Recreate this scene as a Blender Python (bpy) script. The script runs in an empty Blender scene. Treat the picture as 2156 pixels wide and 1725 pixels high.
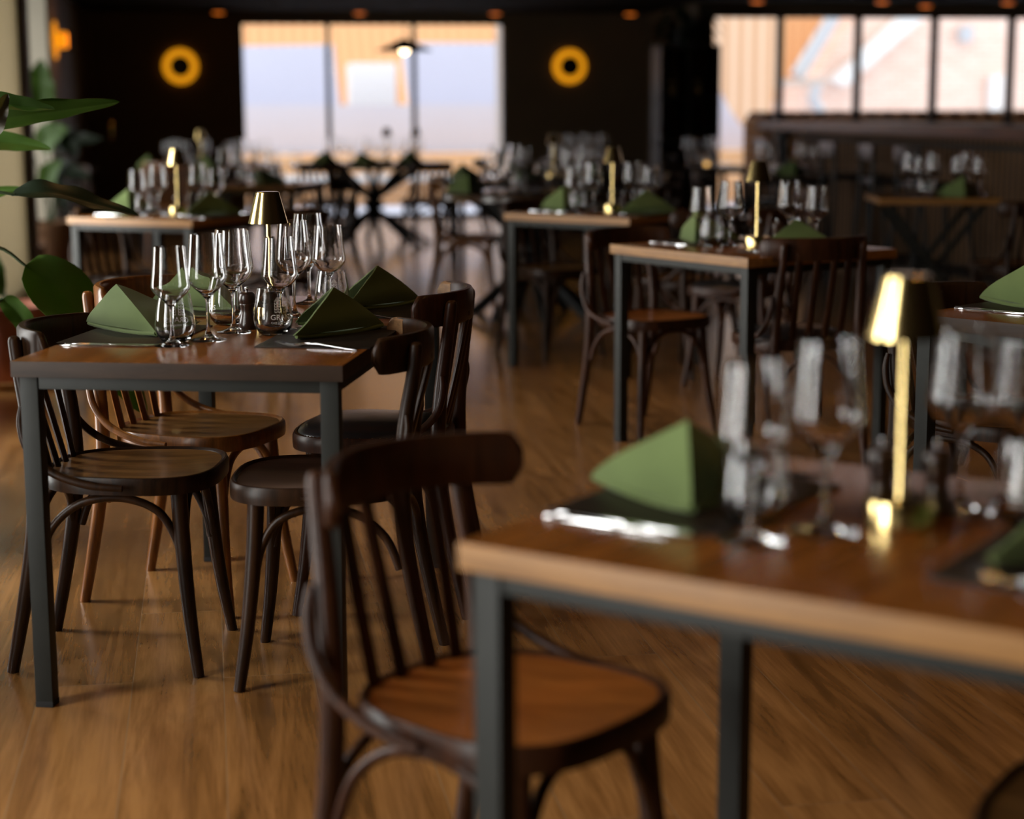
import bpy, bmesh, math, random
from mathutils import Vector, Matrix
random.seed(7)
S = bpy.context.scene
COL = S.collection
PI = math.pi

# ------------------------------------------------------------------ camera
def set_camera():
    p, r, H = 0.1681, -0.0041, 1.2694
    fwd = Vector((0, math.cos(p), -math.sin(p))); right = Vector((1, 0, 0)); up = right.cross(fwd)
    R = right * math.cos(r) + up * math.sin(r); U = up * math.cos(r) - right * math.sin(r)
    M = Matrix((R, U, -fwd)).transposed().to_4x4(); M.translation = Vector((0, 0, H))
    cd = bpy.data.cameras.new('camera'); co = bpy.data.objects.new('camera', cd); COL.objects.link(co)
    co.matrix_world = M
    cd.sensor_fit = 'HORIZONTAL'; cd.sensor_width = 36.0; cd.lens = 3788.4 * 36.0 / 2156.0
    cd.clip_start = 0.05; cd.clip_end = 200
    cd.dof.use_dof = True; cd.dof.focus_distance = 4.32; cd.dof.aperture_fstop = 1.85; cd.dof.aperture_blades = 0
    S.camera = co
set_camera()

# ------------------------------------------------------------------ world, lights, exposure
AX = math.radians(9.5)                    # the room is turned 9.5 degrees against the view
def RW(u, v, z=0.0):                      # room axes (across, along, up) to world
    return Vector((u * math.cos(AX) - v * math.sin(AX), u * math.sin(AX) + v * math.cos(AX), z))
w = bpy.data.worlds.new('overcast_sky'); S.world = w; w.use_nodes = True
bg = w.node_tree.nodes['Background']; bg.inputs[0].default_value = (0.93, 0.95, 1.0, 1); bg.inputs[1].default_value = 2.1
S.view_settings.view_transform = 'Standard'; S.view_settings.look = 'None'
S.view_settings.gamma = 1.0; S.view_settings.use_curve_mapping = False; S.view_settings.exposure = 0.14

LW = -1.27                                # the left wall stands at u = LW
WIN_L = [(-1.5, -0.7), (0.85, 1.7), (2.75, 3.5), (4.6, 5.35), (6.4, 7.15), (8.3, 9.05)]        # windows of the left wall (along v)
def area(name, loc, rot, sx, sy, power, col):
    l = bpy.data.lights.new(name, 'AREA'); l.shape = 'RECTANGLE'; l.size = sx; l.size_y = sy; l.energy = power; l.color = col
    o = bpy.data.objects.new(name, l); COL.objects.link(o); o.location = loc; o.rotation_euler = rot; return o
DAY = (1.0, 0.97, 0.92)
for (v0, v1) in WIN_L:                    # daylight just outside each window, facing into the room (+u)
    area('window_daylight', RW(LW - 0.42, (v0 + v1) / 2, 1.15), (PI / 2, 0, AX - PI / 2), v1 - v0, 2.0, 84.0, DAY)
for (v0, v1, du) in ((10.5, 12.5, 0.42), (13.3, 15.5, 1.15)):   # daylight behind the cream curtain and in the plant niche
    area('curtain_daylight', RW(LW - du, (v0 + v1) / 2, 1.15), (PI / 2, 0, AX - PI / 2), v1 - v0, 2.0, 60.0 if du < 1 else 24.0, (1.0, 0.96, 0.88))

# ------------------------------------------------------------------ helpers
def tag(o, label=None, cat=None, group=None, kind=None):
    if label: o['label'] = label
    if cat: o['category'] = cat
    if group: o['group'] = group
    if kind: o['kind'] = kind
    return o
def empty(name, loc=(0, 0, 0), rz=0.0, parent=None):
    o = bpy.data.objects.new(name, None); o.empty_display_size = 0.05; COL.objects.link(o)
    o.location = loc; o.rotation_euler = (0, 0, rz)
    if parent: o.parent = parent
    return o
def obj(name, bm, mat, parent=None, smooth=True, ang=40, loc=None, rz=None):
    me = bpy.data.meshes.new(name)
    bmesh.ops.recalc_face_normals(bm, faces=bm.faces[:])
    bm.to_mesh(me); bm.free()
    if smooth:
        for p in me.polygons: p.use_smooth = True
        me.set_sharp_from_angle(angle=math.radians(ang))
    if mat is not None: me.materials.append(mat)
    o = bpy.data.objects.new(name, me); COL.objects.link(o)
    if parent: o.parent = parent
    if loc is not None: o.location = loc
    if rz is not None: o.rotation_euler = (0, 0, rz)
    return o
def kids(o): return [c for c in bpy.data.objects if c.parent == o]
KID = {}
def freeze(o):
    KID[o.name] = [(c, freeze(c)) for c in kids(o)]; return KID[o.name]
def copy_tree(o, loc=None, rz=None, parent=None, mats=None, tree=None):
    c = o.copy(); COL.objects.link(c)
    if parent: c.parent = parent
    if loc is not None: c.location = loc
    if rz is not None: c.rotation_euler = (0, 0, rz)
    if tree is None: tree = KID[o.name] if o.name in KID else freeze(o)
    for ch, sub in tree: copy_tree(ch, parent=c, tree=sub)
    return c
def newbm(): return bmesh.new()
def box(bm, x0, x1, y0, y1, z0, z1, bev=0.0, M=None):
    r = bmesh.ops.create_cube(bm, size=1.0)
    T = Matrix.Translation(((x0 + x1) / 2, (y0 + y1) / 2, (z0 + z1) / 2)) @ Matrix.Diagonal((x1 - x0, y1 - y0, z1 - z0, 1))
    if M: T = M @ T
    bmesh.ops.transform(bm, matrix=T, verts=r['verts'])
    if bev > 0:
        es = list({e for v in r['verts'] for e in v.link_edges})
        bmesh.ops.bevel(bm, geom=es, offset=bev, segments=2, affect='EDGES', profile=0.7)
    return bm
def bar(bm, a, b, w_, h_, bev=0.0):       # a box from a to b, w_ wide and h_ high
    a = Vector(a); b = Vector(b); d = b - a; L = d.length; x = d.normalized()
    up = Vector((0, 0, 1)) if abs(x.z) < 0.95 else Vector((0, 1, 0))
    y = up.cross(x).normalized(); z = x.cross(y)
    M = Matrix((x, y, z)).transposed().to_4x4(); M.translation = (a + b) / 2
    return box(bm, -L / 2, L / 2, -w_ / 2, w_ / 2, -h_ / 2, h_ / 2, bev, M)
def catmull(pts, n=6):
    P = [Vector(p) for p in pts]; out = []
    for i in range(len(P) - 1):
        p0 = P[max(i - 1, 0)]; p1 = P[i]; p2 = P[i + 1]; p3 = P[min(i + 2, len(P) - 1)]
        for k in range(n):
            t = k / n
            out.append(0.5 * ((2 * p1) + (-p0 + p2) * t + (2 * p0 - 5 * p1 + 4 * p2 - p3) * t * t + (-p0 + 3 * p1 - 3 * p2 + p3) * t ** 3))
    out.append(P[-1]); return out
def lerp_list(vals, m):
    out = []
    for i in range(m):
        t = i / (m - 1) * (len(vals) - 1); k = min(int(t), len(vals) - 2); out.append(vals[k] + (vals[k + 1] - vals[k]) * (t - k))
    return out
def tube(bm, pts, rad, seg=12, n=6, flat=1.0, smoothpath=True, ref=None):
    P = catmull(pts, n) if smoothpath else [Vector(p) for p in pts]
    R = lerp_list(rad if isinstance(rad, (list, tuple)) else [rad, rad], len(P))
    rings = []; N = Vector(ref) if ref else None
    for i, p in enumerate(P):
        t = (P[min(i + 1, len(P) - 1)] - P[max(i - 1, 0)]).normalized()
        if N is None: N = t.orthogonal()
        N = (N - t * N.dot(t)).normalized(); B = t.cross(N)
        rings.append([bm.verts.new(p + N * (R[i] * flat * math.cos(2 * PI * k / seg)) + B * (R[i] * math.sin(2 * PI * k / seg))) for k in range(seg)])
    for a, b in zip(rings, rings[1:]):
        for k in range(seg): bm.faces.new((a[k], a[(k + 1) % seg], b[(k + 1) % seg], b[k]))
    bm.faces.new(rings[0][::-1]); bm.faces.new(rings[-1]); return bm
def lathe(bm, prof, seg=32, cx=0, cy=0, cz=0):
    rings = []
    for r, z in prof:
        if r <= 1e-6: rings.append([bm.verts.new((cx, cy, cz + z))])
        else: rings.append([bm.verts.new((cx + r * math.cos(2 * PI * k / seg), cy + r * math.sin(2 * PI * k / seg), cz + z)) for k in range(seg)])
    for a, b in zip(rings, rings[1:]):
        if len(a) == 1 and len(b) == 1: continue
        for k in range(seg):
            k2 = (k + 1) % seg
            if len(a) == 1: bm.faces.new((a[0], b[k2], b[k]))
            elif len(b) == 1: bm.faces.new((a[k], a[k2], b[0]))
            else: bm.faces.new((a[k], a[k2], b[k2], b[k]))
    return bm
def loft(bm, rings, cap=True):            # rings of equal length, closed around
    V = [[bm.verts.new(p) for p in r] for r in rings]; n = len(V[0])
    for a, b in zip(V, V[1:]):
        for k in range(n): bm.faces.new((a[k], a[(k + 1) % n], b[(k + 1) % n], b[k]))
    if cap: bm.faces.new(V[0][::-1]); bm.faces.new(V[-1])
    return V
def prism(bm, poly, axis_off):            # polygon extruded by a vector
    off = Vector(axis_off)
    return loft(bm, [[Vector(p) for p in poly], [Vector(p) + off for p in poly]])

# ------------------------------------------------------------------ materials
def mat(name):
    m = bpy.data.materials.new(name); m.use_nodes = True; nt = m.node_tree; b = nt.nodes['Principled BSDF']; return m, nt, b
def plain(name, col, rough=0.5, metal=0.0, spec=0.5, coat=0.0, noise=0.0, nscale=20.0, bump=0.0):
    m, nt, b = mat(name); b.inputs['Roughness'].default_value = rough; b.inputs['Metallic'].default_value = metal
    b.inputs['Specular IOR Level'].default_value = spec; b.inputs['Coat Weight'].default_value = coat
    b.inputs['Base Color'].default_value = (*col, 1)
    tc = nt.nodes.new('ShaderNodeTexCoord'); nz = nt.nodes.new('ShaderNodeTexNoise'); nz.inputs['Scale'].default_value = nscale; nz.inputs['Detail'].default_value = 4
    nt.links.new(tc.outputs['Object'], nz.inputs['Vector'])
    mx = nt.nodes.new('ShaderNodeMix'); mx.data_type = 'RGBA'
    k = noise if noise else 0.08
    mx.inputs['A'].default_value = (*[c * (1 - k) for c in col], 1); mx.inputs['B'].default_value = (*[min(1, c * (1 + k)) for c in col], 1)
    nt.links.new(nz.outputs['Fac'], mx.inputs['Factor']); nt.links.new(mx.outputs['Result'], b.inputs['Base Color'])
    if bump:
        bp = nt.nodes.new('ShaderNodeBump'); bp.inputs['Strength'].default_value = bump; bp.inputs['Distance'].default_value = 0.002
        nt.links.new(nz.outputs['Fac'], bp.inputs['Height']); nt.links.new(bp.outputs['Normal'], b.inputs['Normal'])
    return m
def wood(name, dark, light, rough=0.35, axis='X', scale=1.0, coat=0.0, bump=0.08, contrast=(0.3, 0.75), stretch=9.0, spec=0.5):
    m, nt, b = mat(name)
    tc = nt.nodes.new('ShaderNodeTexCoord'); mp = nt.nodes.new('ShaderNodeMapping')
    s = {'X': (2.2, 2.2 * stretch, 2.2 * stretch), 'Y': (2.2 * stretch, 2.2, 2.2 * stretch), 'Z': (2.2 * stretch, 2.2 * stretch, 2.2)}[axis]
    mp.inputs['Scale'].default_value = [q * scale for q in s]
    nt.links.new(tc.outputs['Object'], mp.inputs['Vector'])
    n1 = nt.nodes.new('ShaderNodeTexNoise'); n1.inputs['Scale'].default_value = 1.5; n1.inputs['Detail'].default_value = 8; n1.inputs['Distortion'].default_value = 0.9
    n2 = nt.nodes.new('ShaderNodeTexNoise'); n2.inputs['Scale'].default_value = 9; n2.inputs['Detail'].default_value = 6
    nt.links.new(mp.outputs['Vector'], n1.inputs['Vector']); nt.links.new(mp.outputs['Vector'], n2.inputs['Vector'])
    ad = nt.nodes.new('ShaderNodeMath'); ad.operation = 'MULTIPLY_ADD'; ad.inputs[1].default_value = 0.35
    nt.links.new(n2.outputs['Fac'], ad.inputs[0]); nt.links.new(n1.outputs['Fac'], ad.inputs[2])
    cr = nt.nodes.new('ShaderNodeValToRGB'); e = cr.color_ramp.elements
    e[0].position = contrast[0] + 0.17; e[0].color = (*dark, 1); e[1].position = contrast[1] + 0.17; e[1].color = (*light, 1)
    nt.links.new(ad.outputs[0], cr.inputs['Fac']); nt.links.new(cr.outputs['Color'], b.inputs['Base Color'])
    b.inputs['Roughness'].default_value = rough; b.inputs['Coat Weight'].default_value = coat; b.inputs['Coat Roughness'].default_value = 0.15
    b.inputs['Specular IOR Level'].default_value = spec
    bp = nt.nodes.new('ShaderNodeBump'); bp.inputs['Strength'].default_value = bump; bp.inputs['Distance'].default_value = 0.001
    nt.links.new(ad.outputs[0], bp.inputs['Height']); nt.links.new(bp.outputs['Normal'], b.inputs['Normal'])
    return m
def emit(name, col, strength):
    m, nt, b = mat(name); b.inputs['Base Color'].default_value = (*col, 1); b.inputs['Emission Color'].default_value = (*col, 1); b.inputs['Emission Strength'].default_value = strength
    return m
M_chair = wood('dark stained beech', (0.010, 0.0042, 0.0015), (0.036, 0.014, 0.0045), 0.38, 'Z', 1.5, coat=0.0, spec=0.2)
M_chair_red = wood('red brown beech', (0.014, 0.005, 0.0022), (0.055, 0.018, 0.006), 0.36, 'Z', 1.5, coat=0.0, spec=0.22)
M_chair_or = wood('honey brown beech', (0.10, 0.034, 0.005), (0.26, 0.088, 0.012), 0.34, 'Z', 1.5, coat=0.2)
M_seat = wood('worn seat plywood', (0.10, 0.042, 0.010), (0.25, 0.115, 0.030), 0.34, 'X', 1.0, coat=0.15)
M_seat_dk = wood('dark seat plywood', (0.018, 0.009, 0.007), (0.05, 0.026, 0.018), 0.38, 'X', 1.2, coat=0.15)
M_seat_or = wood('orange brown seat', (0.20, 0.058, 0.010), (0.40, 0.13, 0.022), 0.33, 'X', 0.7, coat=0.15)
M_leather = plain('black leather', (0.012, 0.012, 0.013), 0.28, noise=0.3, nscale=60, bump=0.3)
M_stud = plain('brass stud', (0.35, 0.22, 0.08), 0.35, 1.0)
M_wornend = wood('worn pale wood', (0.16, 0.085, 0.04), (0.34, 0.19, 0.085), 0.4, 'X', 2.0)
M_top = wood('oiled oak tabletop', (0.145, 0.048, 0.008), (0.29, 0.102, 0.018), 0.22, 'Y', 0.9, coat=0.0)
M_topx = wood('oiled oak tabletop cross grain', (0.17, 0.058, 0.012), (0.34, 0.125, 0.028), 0.27, 'X', 0.9, coat=0.2)
M_topdk = wood('dark tabletop', (0.03, 0.016, 0.009), (0.09, 0.045, 0.022), 0.22, 'X', 0.9, coat=0.3)
M_edge = wood('oak edge', (0.19, 0.085, 0.018), (0.33, 0.155, 0.036), 0.5, 'X', 2.0)
M_edge_dk = wood('dark and shaded oak edge', (0.018, 0.0095, 0.005), (0.036, 0.019, 0.010), 0.55, 'X', 2.0, spec=0.25)  # shade on the long table's edge put into the colour; also edges dark tables
M_steel = plain('raw grey steel', (0.017, 0.018, 0.0155), 0.5, 0.0, spec=0.22, noise=0.25, nscale=14)
M_blacksteel = plain('black steel', (0.012, 0.013, 0.013), 0.45, 0.3, noise=0.2)
M_rubber = plain('black rubber', (0.008, 0.008, 0.008), 0.8)
M_mat = plain('dark brown placemat', (0.012, 0.008, 0.005), 0.5, noise=0.3, nscale=90, bump=0.3, spec=0.3)
M_cut = plain('polished cutlery steel', (0.82, 0.82, 0.83), 0.12, 1.0, noise=0.03)
M_mill = wood('dark walnut mill', (0.014, 0.006, 0.003), (0.05, 0.02, 0.010), 0.3, 'Z', 3.0, coat=0.3)
def m_napkin():
    m, nt, b = mat('olive green linen'); b.inputs['Roughness'].default_value = 0.9; b.inputs['Sheen Weight'].default_value = 0.15
    tc = nt.nodes.new('ShaderNodeTexCoord'); a = nt.nodes.new('ShaderNodeTexNoise'); a.inputs['Scale'].default_value = 9; a.inputs['Detail'].default_value = 3
    nt.links.new(tc.outputs['Object'], a.inputs['Vector'])
    cr = nt.nodes.new('ShaderNodeValToRGB'); cr.color_ramp.elements[0].color = (0.070, 0.105, 0.025, 1); cr.color_ramp.elements[1].color = (0.112, 0.160, 0.042, 1)
    nt.links.new(a.outputs['Fac'], cr.inputs['Fac']); nt.links.new(cr.outputs['Color'], b.inputs['Base Color'])
    wv = nt.nodes.new('ShaderNodeTexNoise'); wv.inputs['Scale'].default_value = 500; nt.links.new(tc.outputs['Object'], wv.inputs['Vector'])
    bp = nt.nodes.new('ShaderNodeBump'); bp.inputs['Strength'].default_value = 0.25; bp.inputs['Distance'].default_value = 0.0006
    nt.links.new(wv.outputs['Fac'], bp.inputs['Height']); nt.links.new(bp.outputs['Normal'], b.inputs['Normal']); return m
M_napkin = m_napkin()
def m_brass():
    m, nt, b = mat('brushed brass'); b.inputs['Metallic'].default_value = 1.0; b.inputs['Base Color'].default_value = (0.84, 0.63, 0.27, 1)
    b.inputs['Roughness'].default_value = 0.16; b.inputs['Anisotropic'].default_value = 0.35
    tc = nt.nodes.new('ShaderNodeTexCoord'); mp = nt.nodes.new('ShaderNodeMapping'); mp.inputs['Scale'].default_value = (160, 160, 1)
    nz = nt.nodes.new('ShaderNodeTexNoise'); nz.inputs['Scale'].default_value = 3
    nt.links.new(tc.outputs['Object'], mp.inputs['Vector']); nt.links.new(mp.outputs['Vector'], nz.inputs['Vector'])
    bp = nt.nodes.new('ShaderNodeBump'); bp.inputs['Strength'].default_value = 0.08; bp.inputs['Distance'].default_value = 0.001
    nt.links.new(nz.outputs['Fac'], bp.inputs['Height']); nt.links.new(bp.outputs['Normal'], b.inputs['Normal']); return m
M_brass = m_brass()
def m_glass(name='clear drinking glass', ior=1.46, col=(1, 1, 1)):
    m, nt, b = mat(name); nt.nodes.remove(b); out = nt.nodes['Material Output']
    g = nt.nodes.new('ShaderNodeBsdfGlass'); g.inputs['IOR'].default_value = ior; g.inputs['Roughness'].default_value = 0.0; g.inputs['Color'].default_value = (*col, 1)
    nt.links.new(g.outputs[0], out.inputs['Surface']); return m
M_glass = m_glass()
def m_pane():
    m, nt, b = mat('window pane'); nt.nodes.remove(b); out = nt.nodes['Material Output']
    t = nt.nodes.new('ShaderNodeBsdfTransparent'); t.inputs[0].default_value = (0.96, 0.97, 0.97, 1)
    g = nt.nodes.new('ShaderNodeBsdfGlossy'); g.inputs['Roughness'].default_value = 0.02; f = nt.nodes.new('ShaderNodeFresnel'); f.inputs[0].default_value = 1.25
    mx = nt.nodes.new('ShaderNodeMixShader'); nt.links.new(f.outputs[0], mx.inputs[0]); nt.links.new(t.outputs[0], mx.inputs[1]); nt.links.new(g.outputs[0], mx.inputs[2])
    nt.links.new(mx.outputs[0], out.inputs['Surface']); return m
M_pane = m_pane()
def m_etch():
    m, nt, b = mat('etched white print'); out = nt.nodes['Material Output']; b.inputs['Base Color'].default_value = (0.85, 0.85, 0.82, 1); b.inputs['Roughness'].default_value = 0.7
    t = nt.nodes.new('ShaderNodeBsdfTransparent'); mx = nt.nodes.new('ShaderNodeMixShader'); mx.inputs[0].default_value = 0.9
    nt.links.new(t.outputs[0], mx.inputs[1]); nt.links.new(b.outputs[0], mx.inputs[2]); nt.links.new(mx.outputs[0], out.inputs['Surface']); return m
M_etch = m_etch()
def m_floor():
    m, nt, b = mat('oak plank floor')
    L = nt.links.new
    tc = nt.nodes.new('ShaderNodeTexCoord'); mp = nt.nodes.new('ShaderNodeMapping'); mp.inputs['Rotation'].default_value = (0, 0, 0)
    L(tc.outputs['Object'], mp.inputs['Vector'])
    sx = nt.nodes.new('ShaderNodeSeparateXYZ'); L(mp.outputs['Vector'], sx.inputs[0])
    cb = nt.nodes.new('ShaderNodeCombineXYZ'); L(sx.outputs['Y'], cb.inputs['X']); L(sx.outputs['X'], cb.inputs['Y'])
    br = nt.nodes.new('ShaderNodeTexBrick'); br.offset = 0.37; br.inputs['Scale'].default_value = 1.0
    br.inputs['Brick Width'].default_value = 1.5; br.inputs['Row Height'].default_value = 0.2; br.inputs['Mortar Size'].default_value = 0.0009; br.inputs['Mortar Smooth'].default_value = 0.1; br.inputs['Bias'].default_value = 0.0
    br.inputs['Color1'].default_value = (0, 0, 0, 1); br.inputs['Color2'].default_value = (1, 1, 1, 1); br.inputs['Mortar'].default_value = (0.5, 0.5, 0.5, 1)
    L(cb.outputs[0], br.inputs['Vector'])
    mp2 = nt.nodes.new('ShaderNodeMapping'); mp2.inputs['Scale'].default_value = (16, 1.3, 1); L(mp.outputs['Vector'], mp2.inputs['Vector'])
    vo = nt.nodes.new('ShaderNodeVectorMath'); vo.operation = 'MULTIPLY_ADD'; vo.inputs[1].default_value = (7, 13, 5)
    L(br.outputs['Color'], vo.inputs[0]); L(mp2.outputs['Vector'], vo.inputs[2])
    n1 = nt.nodes.new('ShaderNodeTexNoise'); n1.inputs['Scale'].default_value = 0.8; n1.inputs['Detail'].default_value = 9; n1.inputs['Distortion'].default_value = 1.1; n1.inputs['Roughness'].default_value = 0.62
    L(vo.outputs[0], n1.inputs['Vector'])
    mp3 = nt.nodes.new('ShaderNodeMapping'); mp3.inputs['Scale'].default_value = (140, 6, 1); L(mp.outputs['Vector'], mp3.inputs['Vector'])
    n2 = nt.nodes.new('ShaderNodeTexNoise'); n2.inputs['Scale'].default_value = 1; n2.inputs['Detail'].default_value = 3; L(mp3.outputs['Vector'], n2.inputs['Vector'])
    a1 = nt.nodes.new('ShaderNodeMath'); a1.operation = 'MULTIPLY_ADD'; a1.inputs[1].default_value = 0.22; L(n2.outputs['Fac'], a1.inputs[0]); L(n1.outputs['Fac'], a1.inputs[2])
    sp = nt.nodes.new('ShaderNodeSeparateColor'); L(br.outputs['Color'], sp.inputs[0])
    a2 = nt.nodes.new('ShaderNodeMath'); a2.operation = 'MULTIPLY_ADD'; a2.inputs[1].default_value = 0.14; L(sp.outputs[0], a2.inputs[0]); L(a1.outputs[0], a2.inputs[2])
    cr = nt.nodes.new('ShaderNodeValToRGB'); e = cr.color_ramp.elements; e[0].position = 0.45; e[0].color = (0.115, 0.050, 0.012, 1); e[1].position = 0.85; e[1].color = (0.37, 0.178, 0.055, 1)
    k = e.new(0.62); k.color = (0.235, 0.105, 0.029, 1)
    L(a2.outputs[0], cr.inputs['Fac'])
    mx = nt.nodes.new('ShaderNodeMix'); mx.data_type = 'RGBA'; mx.inputs['B'].default_value = (0.27, 0.17, 0.09, 1)
    L(br.outputs['Fac'], mx.inputs['Factor']); L(cr.outputs['Color'], mx.inputs['A']); L(mx.outputs['Result'], b.inputs['Base Color'])
    rr = nt.nodes.new('ShaderNodeMapRange'); rr.inputs['To Min'].default_value = 0.16; rr.inputs['To Max'].default_value = 0.30; L(a1.outputs[0], rr.inputs['Value']); L(rr.outputs[0], b.inputs['Roughness'])
    b.inputs['Coat Weight'].default_value = 0.45; b.inputs['Coat Roughness'].default_value = 0.22
    bp = nt.nodes.new('ShaderNodeBump'); bp.inputs['Strength'].default_value = 0.12; bp.inputs['Distance'].default_value = 0.001; L(a1.outputs[0], bp.inputs['Height']); L(bp.outputs['Normal'], b.inputs['Normal'])
    return m
M_floor = m_floor()
def m_stripes(name, c1, c2, scale, axis='X', rough=0.8, width=0.5):
    m, nt, b = mat(name); b.inputs['Roughness'].default_value = rough
    tc = nt.nodes.new('ShaderNodeTexCoord'); wv = nt.nodes.new('ShaderNodeTexWave'); wv.wave_type = 'BANDS'; wv.bands_direction = axis; wv.inputs['Scale'].default_value = scale; wv.inputs['Distortion'].default_value = 0.3
    nt.links.new(tc.outputs['Object'], wv.inputs['Vector'])
    cr = nt.nodes.new('ShaderNodeValToRGB'); cr.color_ramp.elements[0].color = (*c1, 1); cr.color_ramp.elements[0].position = width - 0.25; cr.color_ramp.elements[1].color = (*c2, 1); cr.color_ramp.elements[1].position = width + 0.25
    nt.links.new(wv.outputs['Fac'], cr.inputs['Fac']); nt.links.new(cr.outputs['Color'], b.inputs['Base Color'])
    bp = nt.nodes.new('ShaderNodeBump'); bp.inputs['Strength'].default_value = 0.5; bp.inputs['Distance'].default_value = 0.02
    nt.links.new(wv.outputs['Fac'], bp.inputs['Height']); nt.links.new(bp.outputs['Normal'], b.inputs['Normal']); return m
def m_brick(name, c1, c2, mortar, sc=1.0):
    m, nt, b = mat(name); b.inputs['Roughness'].default_value = 0.9
    tc = nt.nodes.new('ShaderNodeTexCoord'); s = nt.nodes.new('ShaderNodeSeparateXYZ'); nt.links.new(tc.outputs['Object'], s.inputs[0])
    c = nt.nodes.new('ShaderNodeCombineXYZ'); nt.links.new(s.outputs['X'], c.inputs['X']); nt.links.new(s.outputs['Z'], c.inputs['Y'])
    br = nt.nodes.new('ShaderNodeTexBrick'); br.inputs['Scale'].default_value = sc; br.inputs['Color1'].default_value = (*c1, 1); br.inputs['Color2'].default_value = (*c2, 1); br.inputs['Mortar'].default_value = (*mortar, 1)
    br.inputs['Brick Width'].default_value = 0.24; br.inputs['Row Height'].default_value = 0.08; br.inputs['Mortar Size'].default_value = 0.01
    nt.links.new(c.outputs[0], br.inputs['Vector']); nt.links.new(br.outputs['Color'], b.inputs['Base Color']); return m
M_wall_dk = plain('dark olive brown wall paint', (0.115, 0.080, 0.042), 0.7, noise=0.15, nscale=3)
M_wall_left = plain('brown wall paint', (0.10, 0.062, 0.034), 0.7, noise=0.12, nscale=3)
M_pier = plain('cream plaster', (0.50, 0.46, 0.36), 0.8, noise=0.08, nscale=3)
M_ceiling = plain('black brown ceiling', (0.009, 0.006, 0.004), 0.95, spec=0.05)
M_frame = plain('black window frame', (0.012, 0.011, 0.009), 0.4)
M_whitefr = plain('white jamb', (0.55, 0.48, 0.42), 0.6)
def m_curtain():
    m, nt, b = mat('cream pleated blind'); out = nt.nodes['Material Output']; b.inputs['Base Color'].default_value = (0.62, 0.58, 0.48, 1); b.inputs['Roughness'].default_value = 0.9
    t = nt.nodes.new('ShaderNodeBsdfTranslucent'); t.inputs[0].default_value = (0.62, 0.57, 0.46, 1)
    wv = nt.nodes.new('ShaderNodeTexNoise'); wv.inputs['Scale'].default_value = 90; nt.links.new(nt.nodes.new('ShaderNodeTexCoord').outputs['Object'], wv.inputs['Vector'])
    mx = nt.nodes.new('ShaderNodeMixShader'); mx.inputs[0].default_value = 0.45
    nt.links.new(b.outputs[0], mx.inputs[1]); nt.links.new(t.outputs[0], mx.inputs[2]); nt.links.new(mx.outputs[0], out.inputs['Surface']); return m
M_curtain = m_curtain()
M_slat = m_stripes('ribbed walnut panelling', (0.02, 0.010, 0.005), (0.17, 0.085, 0.03), 4.0, 'Y')
M_tile = m_stripes('terracotta roof tiles', (0.55, 0.24, 0.09), (0.82, 0.46, 0.22), 1.6, 'X')
M_tile2 = m_stripes('pale terracotta roof tiles', (0.62, 0.36, 0.20), (0.80, 0.56, 0.38), 1.4, 'X')
M_brickw = m_brick('pinkish brick', (0.80, 0.52, 0.40), (0.88, 0.64, 0.52), (0.85, 0.74, 0.66))
M_bricko = m_brick('orange brick', (0.75, 0.36, 0.13), (0.85, 0.46, 0.20), (0.80, 0.6, 0.42))
M_lav = plain('pale lavender render', (0.60, 0.60, 0.70), 0.9, noise=0.04, nscale=1)
M_lav2 = plain('light grey terrace', (0.60, 0.62, 0.72), 0.8, noise=0.04, nscale=1)
M_white = plain('white painted timber', (0.82, 0.82, 0.80), 0.7)
M_bluegrey = plain('light grey metal', (0.50, 0.53, 0.56), 0.5)
M_terra = plain('terracotta pot', (0.27, 0.085, 0.045), 0.75, noise=0.25, nscale=8)
M_traywood = wood('honey wooden tray', (0.30, 0.15, 0.04), (0.50, 0.27, 0.08), 0.5, 'X', 1.0)
M_soil = plain('potting soil', (0.02, 0.013, 0.008), 0.95, bump=0.6)
def m_leaf(name, c1, c2):
    m, nt, b = mat(name); b.inputs['Roughness'].default_value = 0.48; b.inputs['Specular IOR Level'].default_value = 0.35; b.inputs['Subsurface Weight'].default_value = 0.0
    tc = nt.nodes.new('ShaderNodeTexCoord'); nz = nt.nodes.new('ShaderNodeTexNoise'); nz.inputs['Scale'].default_value = 14; nz.inputs['Detail'].default_value = 4
    nt.links.new(tc.outputs['Object'], nz.inputs['Vector'])
    cr = nt.nodes.new('ShaderNodeValToRGB'); cr.color_ramp.elements[0].color = (*c1, 1); cr.color_ramp.elements[1].color = (*c2, 1)
    nt.links.new(nz.outputs['Fac'], cr.inputs['Fac']); nt.links.new(cr.outputs['Color'], b.inputs['Base Color'])
    t = nt.nodes.new('ShaderNodeBsdfTranslucent'); t.inputs[0].default_value = (c2[0] * 1.5, c2[1] * 1.5, c2[2] * 0.8, 1)
    mx = nt.nodes.new('ShaderNodeMixShader'); mx.inputs[0].default_value = 0.3; out = nt.nodes['Material Output']
    nt.links.new(b.outputs[0], mx.inputs[1]); nt.links.new(t.outputs[0], mx.inputs[2]); nt.links.new(mx.outputs[0], out.inputs['Surface']); return m
M_leaf = m_leaf('glossy green leaf', (0.028, 0.070, 0.008), (0.075, 0.155, 0.018))
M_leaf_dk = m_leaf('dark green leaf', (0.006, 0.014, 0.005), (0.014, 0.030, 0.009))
M_leaf_dead = m_leaf('withered leaf', (0.05, 0.045, 0.03), (0.16, 0.14, 0.10))
M_stem = plain('green stem', (0.03, 0.055, 0.018), 0.5)
M_wicker = m_stripes('woven wicker', (0.10, 0.045, 0.018), (0.26, 0.13, 0.05), 30.0, 'Z', 0.7)
M_ringglow = emit('glowing amber ring', (0.90, 0.34, 0.008), 0.72)
M_spotglow = emit('amber downlight', (1.0, 0.22, 0.02), 0.9)
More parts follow.
